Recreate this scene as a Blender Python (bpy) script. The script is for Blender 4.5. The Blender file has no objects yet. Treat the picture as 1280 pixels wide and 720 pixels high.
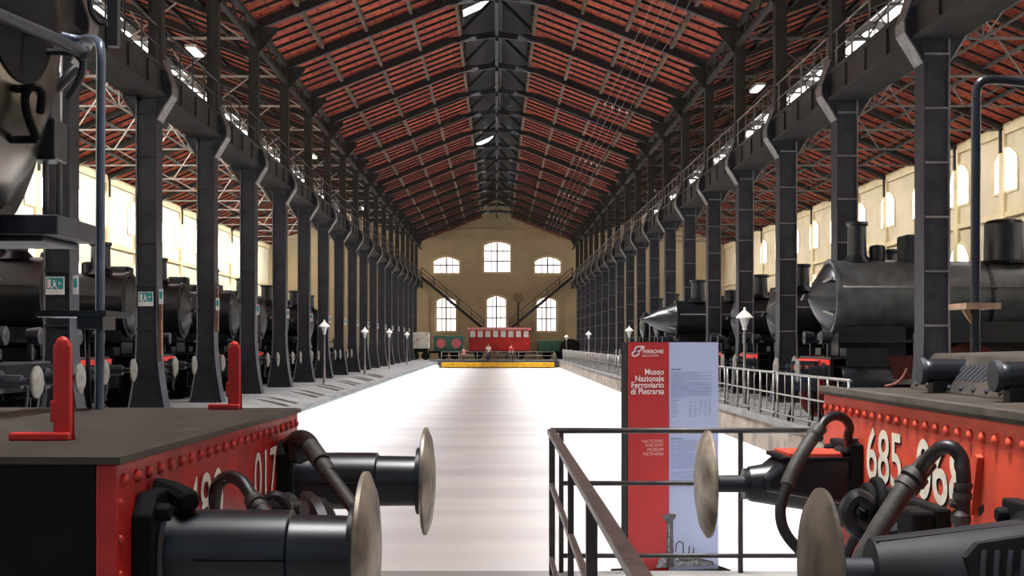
import bpy, math, random
from mathutils import Vector, Matrix
random.seed(7)
PI = math.pi
scn = bpy.context.scene
COL = scn.collection
F = 1650.0; CX = 621.0; CY = 428.0; EYE = 1.62
def W(px, py, D):
    return Vector(((px - CX) * D / F, D, EYE - (py - CY) * D / F))

# ---------------------------------------------------------------- materials
MATS = {}
def mat(name, col, rough=.6, metal=0., var=.25, scale=6., bump=0., emit=None, col2=None, spec=None, detail=4., ramp=(.35, .65), coords='Object', stretch=None):
    if name in MATS: return MATS[name]
    m = bpy.data.materials.new(name); m.use_nodes = True
    nt = m.node_tree; n = nt.nodes; b = n['Principled BSDF']
    b.inputs['Roughness'].default_value = rough; b.inputs['Metallic'].default_value = metal
    if spec is not None: b.inputs['Specular IOR Level'].default_value = spec
    if emit:
        b.inputs['Base Color'].default_value = (*col, 1)
        b.inputs['Emission Color'].default_value = (*emit[0], 1)
        b.inputs['Emission Strength'].default_value = emit[1]
    else:
        tc = n.new('ShaderNodeTexCoord'); nz = n.new('ShaderNodeTexNoise'); cr = n.new('ShaderNodeValToRGB')
        nz.inputs['Scale'].default_value = scale; nz.inputs['Detail'].default_value = detail
        src = tc.outputs[coords]
        if stretch:
            mp = n.new('ShaderNodeMapping'); mp.inputs['Scale'].default_value = stretch
            nt.links.new(src, mp.inputs[0]); src = mp.outputs[0]
        nt.links.new(src, nz.inputs['Vector'])
        c2 = col2 or tuple(min(1, c * (1 + var)) for c in col)
        c1 = col if col2 else tuple(c * (1 - var) for c in col)
        cr.color_ramp.elements[0].position = ramp[0]; cr.color_ramp.elements[1].position = ramp[1]
        cr.color_ramp.elements[0].color = (*c1, 1); cr.color_ramp.elements[1].color = (*c2, 1)
        nt.links.new(nz.outputs['Fac'], cr.inputs[0]); nt.links.new(cr.outputs[0], b.inputs['Base Color'])
        if bump:
            bp = n.new('ShaderNodeBump'); bp.inputs['Strength'].default_value = bump
            nz2 = n.new('ShaderNodeTexNoise'); nz2.inputs['Scale'].default_value = scale * 5
            nt.links.new(src, nz2.inputs['Vector'])
            nt.links.new(nz2.outputs['Fac'], bp.inputs['Height']); nt.links.new(bp.outputs[0], b.inputs['Normal'])
    MATS[name] = m
    return m

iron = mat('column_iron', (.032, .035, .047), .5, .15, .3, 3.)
iron_edge = mat('lit_edge_iron', (.21, .205, .20), .5, .2, .25, 5.)  # column iron made paler: light caught on edges, put into the colour
iron_dark = mat('roof_iron', (.020, .019, .018), .6, .1, .3, 3.)
girder_m = mat('girder_paint', (.026, .024, .023), .6, .1, .35, 2.)
truss_light = mat('lit_truss_paint', (.44, .41, .37), .6, 0, .2, 3.)  # left aisle truss paint, its lit look put into the colour
rail_light = mat('galvanised_rail', (.19, .185, .175), .45, .4, .2, 8.)
rail_dark = mat('dark_rail_paint', (.035, .03, .032), .45, .2, .35, 9.)
rail_worn = mat('worn_handrail_steel', (.10, .075, .07), .4, .4, .35, 12.)
cream = mat('cream_plaster', (.74, .64, .45), .9, 0, .1, .5)
cream_end = mat('ochre_plaster', (.56, .46, .29), .9, 0, .12, .4)
cream_trim = mat('pale_plaster_trim', (.78, .66, .42), .9, 0, .08, 1.)
lit_wall = mat('lit_plaster', (.80, .74, .58), .9, 0, .06, .5)  # cream plaster whitened in the colour for the strongly lit left wall
board = mat('lantern_boards', (.024, .022, .020), .8, 0, .4, 1.2, stretch=(1, 6, 1))
purlin_m = mat('purlin_wood', (.13, .10, .07), .8, 0, .35, 2.)
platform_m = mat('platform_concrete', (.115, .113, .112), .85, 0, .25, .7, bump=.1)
pitwall_m = mat('pit_wall_concrete', (.15, .125, .10), .9, 0, .4, 1.3, bump=.2)
kerb_m = mat('pale_kerb_stone', (.55, .62, .62), .6, 0, .15, 2.)
black = mat('black_loco_paint', (.006, .0085, .013), .34, 0, .5, 5., spec=.55)
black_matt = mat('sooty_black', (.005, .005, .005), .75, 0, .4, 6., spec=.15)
loco_grey = mat('grey_green_boiler_paint', (.085, .098, .10), .3, .1, .35, 3., spec=.7)
rubber = mat('black_rubber', (.008, .008, .009), .42, 0, .3, 14.)
rubber_worn = mat('dusty_hose', (.035, .031, .028), .6, 0, .4, 20.)
steel = mat('worn_buffer_steel', (.10, .08, .058), .42, .45, .5, 7., col2=(.42, .37, .30), bump=.15)
steel_dark = mat('greasy_buffer_steel', (.035, .026, .02), .6, .1, .5, 9., col2=(.10, .078, .058), bump=.15)
red_l = mat('shaded_beam_red', (.30, .008, .008), .42, 0, .3, 7., col2=(.52, .022, .016), bump=.05)  # beam red of the left engine, darkened for the weaker light there
red_r = mat('lit_beam_red', (.52, .048, .022), .5, 0, .3, 3.2, col2=(.80, .095, .045), bump=.05)  # lit copy of the beam red, brightness put into the colour
red_b = mat('bright_red_paint', (.55, .02, .015), .5, 0, .15, 6.)
red_dark = mat('oxide_red_frame', (.14, .016, .012), .55, 0, .3, 3.)
white_num = mat('cream_number_paint', (.80, .76, .64), .55, 0, .12, 18.)
deck_m = mat('chequer_plate', (.036, .029, .023), .6, .1, .4, 5.)
brass = mat('aged_brass', (.30, .20, .06), .35, .8, .2, 8.)
red_sign = mat('sign_red', (.38, .010, .014), .5, 0, .05, 1.)
blue_sign = mat('sign_pale_blue', (.46, .55, .82), .5, 0, .03, 1.)
white_p = mat('white_print', (.86, .84, .84), .5, 0, .03, 2.)
ink = mat('blue_grey_ink', (.14, .17, .30), .6, 0, .3, 60.)
ink_soft = mat('pale_blue_ink', (.27, .33, .56), .6, 0, .2, 60.)
print_dark = mat('printed_dark', (.022, .024, .034), .5, 0, .5, 30., col2=(.10, .105, .12))
print_mid = mat('printed_grey', (.09, .095, .11), .5, 0, .6, 40., col2=(.34, .36, .40))
purple = mat('sign_purple', (.12, .06, .22), .5, 0, .05, 2.)
casing = mat('sign_casing', (.004, .0035, .004), .6, 0, .2, 4., spec=.15)
teal = mat('teal_sign_print', (.02, .30, .30), .5, 0, .05, 4.)
yellow = mat('traverser_yellow', (.78, .43, .01), .5, 0, .15, 3.)
green_w = mat('wagon_green', (.012, .06, .035), .5, 0, .2, 2.)
carriage_red = mat('carriage_red', (.50, .014, .012), .45, 0, .15, 2.)
lamp_white = mat('lamp_white', (.82, .80, .75), .4, 0, .05, 4.)
lamp_glass = mat('frosted_glass', (.75, .78, .78), .15, 0, .05, 4.)
grey_p = mat('machine_grey', (.48, .47, .43), .6, 0, .2, 3.)
skin_m = mat('skin', (.55, .33, .23), .6, 0, .08, 6.)
hair_m = mat('dark_hair', (.02, .014, .01), .7, 0, .2, 20.)
cloth_white = mat('white_cotton', (.80, .79, .76), .9, 0, .05, 9.)
cloth_red = mat('red_cotton', (.55, .04, .05), .9, 0, .1, 9.)
cloth_dark = mat('dark_denim', (.03, .035, .06), .9, 0, .2, 9.)
pane = mat('daylight_pane', (.9, .9, .9), .3, emit=((1., .985, .95), 4.0))
pane_end = mat('daylight_pane_end', (.9, .9, .9), .3, emit=((1., .97, .95), 1.7))
skyglass = mat('skylight_glass', (.9, .9, .9), .3, emit=((1., .985, .97), 3.0))
tube_on = mat('lit_tube', (.9, .9, .9), .3, emit=((1., .98, .95), 3.0))

def tile_mat():
    m = bpy.data.materials.new('clay_tile_underside'); m.use_nodes = True
    nt = m.node_tree; n = nt.nodes; b = n['Principled BSDF']; b.inputs['Roughness'].default_value = .85
    tc = n.new('ShaderNodeTexCoord'); mp = n.new('ShaderNodeMapping'); br = n.new('ShaderNodeTexBrick')
    mp.inputs['Scale'].default_value = (1, 1, 0)
    br.inputs['Scale'].default_value = 1.0
    br.inputs['Brick Width'].default_value = .62; br.inputs['Row Height'].default_value = .36; br.inputs['Mortar Size'].default_value = .035
    br.inputs['Color1'].default_value = (.54, .105, .042, 1); br.inputs['Color2'].default_value = (.34, .052, .030, 1); br.inputs['Mortar'].default_value = (.16, .025, .02, 1)
    br.inputs['Bias'].default_value = -.1
    nz = n.new('ShaderNodeTexNoise'); nz.inputs['Scale'].default_value = .55; nz.inputs['Detail'].default_value = 5
    mx = n.new('ShaderNodeMix'); mx.data_type = 'RGBA'; mx.blend_type = 'MULTIPLY'; mx.inputs['Factor'].default_value = .75
    cr = n.new('ShaderNodeValToRGB'); cr.color_ramp.elements[0].position = .3; cr.color_ramp.elements[1].position = .7
    cr.color_ramp.elements[0].color = (.5, .45, .5, 1); cr.color_ramp.elements[1].color = (1.25, 1.15, 1, 1)
    L = nt.links.new
    L(tc.outputs['Object'], mp.inputs[0]); L(mp.outputs[0], br.inputs['Vector']); L(tc.outputs['Object'], nz.inputs['Vector'])
    L(nz.outputs['Fac'], cr.inputs[0]); L(br.outputs['Color'], mx.inputs['A']); L(cr.outputs[0], mx.inputs['B']); L(mx.outputs['Result'], b.inputs['Base Color'])
    return m
tile = tile_mat()

def floor_mat():
    m = bpy.data.materials.new('pit_floor_concrete'); m.use_nodes = True
    nt = m.node_tree; n = nt.nodes; b = n['Principled BSDF']; b.inputs['Roughness'].default_value = .42
    L = nt.links.new
    tc = n.new('ShaderNodeTexCoord'); mp = n.new('ShaderNodeMapping'); mp.inputs['Scale'].default_value = (.05, .30, 1)
    nz = n.new('ShaderNodeTexNoise'); nz.inputs['Scale'].default_value = 1.6; nz.inputs['Detail'].default_value = 3
    cr = n.new('ShaderNodeValToRGB'); cr.color_ramp.elements[0].position = .33; cr.color_ramp.elements[1].position = .55
    cr.color_ramp.elements[0].color = (.66, .65, .66, 1); cr.color_ramp.elements[1].color = (.80, .79, .79, 1)
    nz2 = n.new('ShaderNodeTexNoise'); nz2.inputs['Scale'].default_value = .6; nz2.inputs['Detail'].default_value = 6
    cr2 = n.new('ShaderNodeValToRGB'); cr2.color_ramp.elements[0].color = (.82, .82, .83, 1); cr2.color_ramp.elements[1].color = (1, 1, 1, 1)
    mx = n.new('ShaderNodeMix'); mx.data_type = 'RGBA'; mx.blend_type = 'MULTIPLY'; mx.inputs['Factor'].default_value = 1
    L(tc.outputs['Object'], mp.inputs[0]); L(mp.outputs[0], nz.inputs['Vector']); L(nz.outputs['Fac'], cr.inputs[0])
    L(tc.outputs['Object'], nz2.inputs['Vector']); L(nz2.outputs['Fac'], cr2.inputs[0])
    L(cr.outputs[0], mx.inputs['A']); L(cr2.outputs[0], mx.inputs['B']); L(mx.outputs['Result'], b.inputs['Base Color'])
    return m
floor_m = floor_mat()

def chequer():   # raised diamond pattern in the deck plate bump
    nt = deck_m.node_tree; n = nt.nodes; b = n['Principled BSDF']
    tc = n.new('ShaderNodeTexCoord'); mp = n.new('ShaderNodeMapping'); mp.inputs['Rotation'].default_value = (0, 0, PI / 4)
    ck = n.new('ShaderNodeTexChecker'); ck.inputs['Scale'].default_value = 45
    bp = n.new('ShaderNodeBump'); bp.inputs['Strength'].default_value = .6; bp.inputs['Distance'].default_value = .01
    L = nt.links.new
    L(tc.outputs['Object'], mp.inputs[0]); L(mp.outputs[0], ck.inputs[0]); L(ck.outputs['Fac'], bp.inputs['Height']); L(bp.outputs[0], b.inputs['Normal'])
chequer()

# ---------------------------------------------------------------- mesh builder
class MB:
    def __init__(s): s.v = []; s.f = []; s.sm = []
    def add(s, vs, fs, smooth=False):
        o = len(s.v); s.v += [Vector(v) for v in vs]
        for f in fs: s.f.append([i + o for i in f]); s.sm.append(smooth)
        return s
    def box(s, x0, x1, y0, y1, z0, z1):
        if x0 > x1: x0, x1 = x1, x0
        if y0 > y1: y0, y1 = y1, y0
        return s.add([(x0,y0,z0),(x1,y0,z0),(x1,y1,z0),(x0,y1,z0),(x0,y0,z1),(x1,y0,z1),(x1,y1,z1),(x0,y1,z1)],
              [(0,3,2,1),(4,5,6,7),(0,1,5,4),(1,2,6,5),(2,3,7,6),(3,0,4,7)])
    def bar(s, a, b, w, h, up=(0, 0, 1)):
        a = Vector(a); b = Vector(b); d = (b - a).normalized(); u = Vector(up)
        if abs(d.dot(u)) > .98: u = Vector((0, 1, 0))
        r = d.cross(u).normalized(); u = r.cross(d).normalized()
        q = []
        for p in (a, b):
            for i, j in ((-1,-1),(1,-1),(1,1),(-1,1)): q.append(p + r * (i * w / 2) + u * (j * h / 2))
        return s.add(q, [(0,1,2,3),(7,6,5,4),(0,4,5,1),(1,5,6,2),(2,6,7,3),(3,7,4,0)])
    def tube(s, pts, r, n=10, caps=True):
        P = [Vector(p) for p in pts]; k = len(P)
        rr = r if isinstance(r, (list, tuple)) else [r] * k
        t0 = (P[1] - P[0]).normalized(); u = Vector((0, 0, 1)) if abs(t0.z) < .9 else Vector((1, 0, 0))
        nrm = (u - t0 * u.dot(t0)).normalized(); vs = []
        for i in range(k):
            t = (P[min(i + 1, k - 1)] - P[max(i - 1, 0)])
            if t.length < 1e-9: t = t0
            t = t.normalized(); nrm = (nrm - t * nrm.dot(t)).normalized(); bn = t.cross(nrm)
            for j in range(n):
                a = 2 * PI * j / n; vs.append(P[i] + (nrm * math.cos(a) + bn * math.sin(a)) * rr[i])
        fs = [(i*n+j, i*n+(j+1)%n, (i+1)*n+(j+1)%n, (i+1)*n+j) for i in range(k-1) for j in range(n)]
        s.add(vs, fs, True)
        if caps:
            s.add(vs[:n][::-1], [tuple(range(n))]); s.add(vs[-n:], [tuple(range(n))])
        return s
    def cyl(s, a, b, r, r2=None, n=16): return s.tube([a, b], [r, r if r2 is None else r2], n)
    def lathe(s, o, d, prof, n=24, smooth=True):      # prof: (distance along d, radius)
        o = Vector(o); d = Vector(d).normalized(); u = Vector((0, 0, 1)) if abs(d.z) < .9 else Vector((0, 1, 0))
        a = (u - d * u.dot(d)).normalized(); b = d.cross(a)
        rings = []
        for (t, r) in prof:
            rings.append([o + d * t + (a * math.cos(2*PI*j/n) + b * math.sin(2*PI*j/n)) * max(r, 1e-4) for j in range(n)])
        for i in range(len(rings) - 1):
            sharp = True
            s.add(rings[i] + rings[i+1], [(j, (j+1)%n, n+(j+1)%n, n+j) for j in range(n)], smooth)
        s.add(rings[0][::-1], [tuple(range(n))]); s.add(rings[-1], [tuple(range(n))])
        return s
    def prism(s, poly, m):            # poly: 2D points, m(u,v,k) with k 0/1 -> 3D
        k = len(poly); vs = [m(u, v, 0) for u, v in poly] + [m(u, v, 1) for u, v in poly]
        fs = [tuple(range(k))[::-1], tuple(range(k, 2*k))] + [(i, (i+1)%k, k+(i+1)%k, k+i) for i in range(k)]
        return s.add(vs, fs)
    def ball(s, c, r, n=8, sq=(1,1,1), half=None):
        c = Vector(c); vs = []; m = n // 2
        for i in range(m + 1):
            th = PI * i / m
            for j in range(n):
                a = 2*PI*j/n
                vs.append(c + Vector((r*sq[0]*math.sin(th)*math.cos(a), r*sq[1]*math.sin(th)*math.sin(a), r*sq[2]*math.cos(th))))
        return s.add(vs, [(i*n+j, (i+1)*n+j, (i+1)*n+(j+1)%n, i*n+(j+1)%n) for i in range(m) for j in range(n)], True)
    def mesh(s, name, m):
        me = bpy.data.meshes.new(name); me.from_pydata([tuple(v) for v in s.v], [], s.f)
        me.polygons.foreach_set('use_smooth', s.sm); me.materials.append(m); me.update()
        import bmesh
        bm = bmesh.new(); bm.from_mesh(me); bmesh.ops.remove_doubles(bm, verts=bm.verts, dist=1e-5) if len(s.v) < 20000 else None
        bmesh.ops.recalc_face_normals(bm, faces=bm.faces)
        for e in bm.edges:
            if len(e.link_faces) == 2 and e.calc_face_angle(0) > .6: e.smooth = False
        bm.to_mesh(me); bm.free(); return me
    def build(s, name, m, parent=None, world=False, bevel=0, loc=None):
        if world and parent is not None:
            inv = Matrix.Translation(parent.location) @ parent.rotation_euler.to_matrix().to_4x4(); inv.invert()
            s.v = [inv @ v for v in s.v]
        o = bpy.data.objects.new(name, s.mesh(name, m)); COL.objects.link(o)
        if parent is not None: o.parent = parent
        if loc: o.location = loc
        if bevel:
            bv = o.modifiers.new('bevel', 'BEVEL'); bv.width = bevel; bv.segments = 2; bv.limit_method = 'ANGLE'; bv.angle_limit = .7
        return o
def tag(o, label=None, cat=None, group=None, kind=None):
    if label: o['label'] = label
    if cat: o['category'] = cat
    if group: o['group'] = group
    if kind: o['kind'] = kind
    return o
def thing(name, label, cat, loc=(0,0,0), rz=0, group=None):
    o = bpy.data.objects.new(name, None); COL.objects.link(o); o.empty_display_size = .2
    o.location = loc; o.rotation_euler = (0, 0, rz)
    return tag(o, label, cat, group, 'thing')
def kids(o): return [c for c in ALLKIDS.get(o.name, [])]
def dup(root, loc, label, rz=None, scale=None):
    r = root.copy(); COL.objects.link(r); r.location = loc; r['label'] = label
    if rz is not None: r.rotation_euler = (0, 0, rz)
    if scale is not None: r.scale = scale
    def rec(a, b):
        for c in list(a.children):
            d = c.copy(); COL.objects.link(d); d.parent = b; rec(c, d)
    rec(root, r); return r
def struct(o): o['kind'] = 'structure'; return o
ORD = 'first second third fourth fifth sixth seventh eighth ninth tenth eleventh twelfth thirteenth fourteenth fifteenth sixteenth seventeenth eighteenth nineteenth twentieth twenty-first twenty-second twenty-third twenty-fourth'.split()
def smooth_path(P, n=6):
    P = [Vector(p) for p in P]; out = []
    for i in range(len(P) - 1):
        p0 = P[max(i-1, 0)]; p1 = P[i]; p2 = P[i+1]; p3 = P[min(i+2, len(P)-1)]
        for k in range(n):
            t = k / n
            out.append(.5 * ((2*p1) + (-p0+p2)*t + (2*p0-5*p1+4*p2-p3)*t*t + (-p0+3*p1-3*p2+p3)*t**3))
    out.append(P[-1]); return out
def curve_plate(name, loops, depth, m, mtx):   # filled 2D outline with holes, extruded; even-odd
    cu = bpy.data.curves.new(name, 'CURVE'); cu.dimensions = '2D'; cu.fill_mode = 'BOTH'; cu.extrude = depth / 2
    for lp in loops:
        sp = cu.splines.new('POLY'); sp.points.add(len(lp) - 1)
        for p, (u, v) in zip(sp.points, lp): p.co = (u, v, 0, 1)
        sp.use_cyclic_u = True
    t = bpy.data.objects.new('tmp', cu); COL.objects.link(t)
    bpy.context.view_layer.update()
    me = bpy.data.meshes.new_from_object(t.evaluated_get(bpy.context.evaluated_depsgraph_get()))
    bpy.data.objects.remove(t); bpy.data.curves.remove(cu)
    me.name = name; me.transform(mtx); me.materials.clear(); me.materials.append(m)
    return me
def text_mesh(txt, size, m, mtx, ext=.002, align='LEFT', off=0., sx=1., name='lettering', spacing=1.):
    cu = bpy.data.curves.new('txt', 'FONT'); cu.body = txt; cu.size = size; cu.extrude = ext; cu.align_x = align; cu.offset = off; cu.space_character = spacing
    t = bpy.data.objects.new('tmp', cu); COL.objects.link(t); bpy.context.view_layer.update()
    me = bpy.data.meshes.new_from_object(t.evaluated_get(bpy.context.evaluated_depsgraph_get()))
    bpy.data.objects.remove(t); bpy.data.curves.remove(cu)
    me.transform(Matrix.Diagonal((sx, 1, 1, 1))); me.transform(mtx); me.materials.clear(); me.materials.append(m)
    return me
def link_mesh(name, me, parent=None):
    o = bpy.data.objects.new(name, me); COL.objects.link(o)
    if parent is not None: o.parent = parent
    return o
def arch(x0, x1, z0, z1, rise, n=8):
    if rise <= 0: return [(x0,z0),(x1,z0),(x1,z1),(x0,z1)]
    w = (x1 - x0) / 2; R = (w*w + rise*rise) / (2*rise); cx = (x0+x1)/2; cz = z1 - R; a0 = math.asin(min(1, w/R))
    return [(x0,z0),(x1,z0)] + [(cx + R*math.sin(a0 - 2*a0*i/n), cz + R*math.cos(a0 - 2*a0*i/n)) for i in range(n+1)]
XZ = lambda y: Matrix(((1,0,0,0),(0,0,-1,y),(0,1,0,0),(0,0,0,1)))       # plane u->x, v->z, normal -y
YZ = lambda x: Matrix(((0,0,1,x),(1,0,0,0),(0,1,0,0),(0,0,0,1)))        # plane u->y, v->z, normal +x
# ================================================================= the hall
Y0, Y1 = -12.0, 133.0
XC, XW = 7.85, 23.0
NE, NR = 11.8, 14.85             # nave eave and ridge
AE, AR = 11.5, 14.75             # aisle outer eave and ridge
XR = 15.4
HB = 1.42                        # lantern half width
def nz(x): return NR - (NR - NE) * abs(x) / XC
def az(x):
    x = abs(x)
    return NE + (AR - NE) * (x - XC) / (XR - XC) if x < XR else AR - (AR - AE) * (x - XR) / (XW - XR)
FR = [23.8 + 6 * k for k in range(0, 18)]

# ground
struct(MB().box(-5.62, 5.95, 9.3, 124.5, -.95, -.75).build('floor', floor_m))
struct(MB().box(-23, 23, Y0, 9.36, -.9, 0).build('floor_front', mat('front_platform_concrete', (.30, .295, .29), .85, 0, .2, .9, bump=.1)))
struct(MB().box(5.95, 23, 9.36, Y1, -.9, 0).build('floor_right', platform_m))
struct(MB().prism([(-23, -.9), (-5.62, -.9), (-5.62, -.31), (-6.9, 0), (-23, 0)], lambda u, v, k: (u, 9.36 if k == 0 else Y1, v)).build('floor_left', platform_m))
struct(MB().box(-5.62, 5.95, 124.5, Y1, -.9, -.1).build('floor_rear', platform_m))
struct(MB().box(5.89, 5.95, 9.36, 124.5, -.75, -.12).build('wall_pit_right', pitwall_m))
struct(MB().box(5.84, 6.2, 9.38, 124.5, -.12, .012).build('trim_1', platform_m))
struct(MB().box(-5.62, -5.44, 9.38, 124.5, -.75, -.55).build('trim_2', kerb_m))
struct(MB().box(-5.95, -5.55, 9.38, 124.5, -.31, -.20).build('trim_3', platform_m))
struct(MB().box(-5.62, -5.58, 9.36, 124.5, -.75, -.31).build('wall_pit_left', kerb_m))

# end wall with its six windows
ENDW = [(-1.25, 1.35, 8.72, 11.72, .35), (-6.35, -3.8, 8.62, 10.2, .45), (3.85, 6.4, 8.62, 10.2, .45),
        (-.97, .9, 2.9, 6.25, .35), (-6.05, -4.15, 2.8, 6.1, .35), (4.05, 5.95, 2.8, 6.1, .35)]
outl = [(-23, -.1), (23, -.1), (23, AE), (XR, AR), (XC, NE), (2.1, nz(2.1)), (2.1, 15.3), (0, 16.2), (-2.1, 15.3), (-2.1, nz(2.1)), (-XC, NE), (-XR, AR), (-23, AE)]
struct(link_mesh('wall_end', curve_plate('wall_end', [outl] + [arch(*w) for w in ENDW], .4, cream_end, XZ(Y1 + .2))))
nwin = 0
for (a, b, c, d, r) in ENDW:
    nwin += 1
    ou = arch(a - .22, b + .22, c - .22, d + .2, r + .05); inn = arch(a, b, c, d, r)
    fr = struct(link_mesh('window_%d' % nwin, curve_plate('window_frame', [ou, inn], .14, cream_trim, XZ(Y1 - .05))))
    link_mesh('pane', curve_plate('pane', [inn], .03, pane_end, XZ(Y1 + .25)), fr)
    mu = MB(); mid = (a + b) / 2
    mu.box(mid - .065, mid + .065, Y1 + .12, Y1 + .2, c, d - .03)
    for t in ((.5,) if d - c < 2 else (.36, .70)): mu.box(a, b, Y1 + .12, Y1 + .2, c + (d - c) * t - .055, c + (d - c) * t + .055)
    for t in (.27, .73): mu.box(a + (b - a) * t - .035, a + (b - a) * t + .035, Y1 + .13, Y1 + .19, c, d - .06)
    mu.build('muntin', red_dark, fr)
# pilasters, cornice bands and the arch line on the end wall
m = MB()
for x in (-7.2, 7.2): m.box(x - .35, x + .35, Y1 - .12, Y1, -.1, 7.2)
m.box(-7.7, 7.7, Y1 - .14, Y1, 12.0, 12.25); m.box(-5.0, 5.0, Y1 - .12, Y1, 12.9, 13.05)
m.box(-7.7, 7.7, Y1 - .12, Y1, 7.2, 7.45)
for x in (-2.0, 1.9): m.box(x - .18, x + .18, Y1 - .08, Y1, -.1, 6.0)
struct(m.build('trim_4', cream_end))

# side walls: one upper and one lower arched window in each bay
WY = [59.6 + 6 * k for k in range(-8, 12)]
shared = {}
for s, nm in ((-1, 'left'), (1, 'right')):
    holes = []
    for y in WY:
        holes.append(arch(y - 1.3, y + 1.3, 8.45, 10.4, .55)); holes.append(arch(y - 1.3, y + 1.3, 3.2, 6.5, .7))
    me = curve_plate('wall_' + nm, [[(Y0, -.1), (Y1, -.1), (Y1, AE + .2), (Y0, AE + .2)]] + holes, .5, lit_wall if s < 0 else cream, YZ(s * (XW + .25)))
    struct(link_mesh('wall_' + nm, me))
    m = MB().box(s * 22.88, s * 23.0, Y0, Y1, 7.25, 7.5); m.box(s * 22.9, s * 23.0, Y0, Y1, 11.0, 11.5)
    for y in FR: m.box(s * 22.85, s * 23.0, y - .3, y + .3, 0, 11.2)
    struct(m.build('trim_%d' % (5 if s < 0 else 6), cream_trim))
    for lvl, (za, zb, rr) in enumerate(((8.45, 10.4, .55), (3.2, 6.5, .7))):
        inn = arch(-1.3, 1.3, za, zb, rr); ou = arch(-1.45, 1.45, za - .12, zb + .14, rr + .05)
        fme = curve_plate('window_frame', [ou, inn], .05, cream_trim, YZ(0)); pme = curve_plate('pane', [inn], .03, pane, YZ(s * .025))
        mu = MB()
        for t in (-.38, .38): mu.box(s * .0, s * .04, t - .018, t + .018, za, zb - .05)
        for t in (.33, .66): mu.box(s * .0, s * .04, -1.3, 1.3, za + (zb - za) * t - .018, za + (zb - za) * t + .018)
        mme = mu.mesh('muntin', grey_p)
        for y in WY[7:]:
            nwin += 1
            fr = struct(link_mesh('window_%d' % nwin, fme)); fr.location = (s * 22.98, y, 0)
            link_mesh('pane', pme, fr); link_mesh('muntin', mme, fr)
        me2 = None
        for y in WY[:7]:    # the bays nearer than the photo's frame still let daylight in
            nwin += 1
            fr = struct(link_mesh('window_%d' % nwin, fme)); fr.location = (s * 22.98, y, 0); link_mesh('pane', pme, fr)

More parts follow.
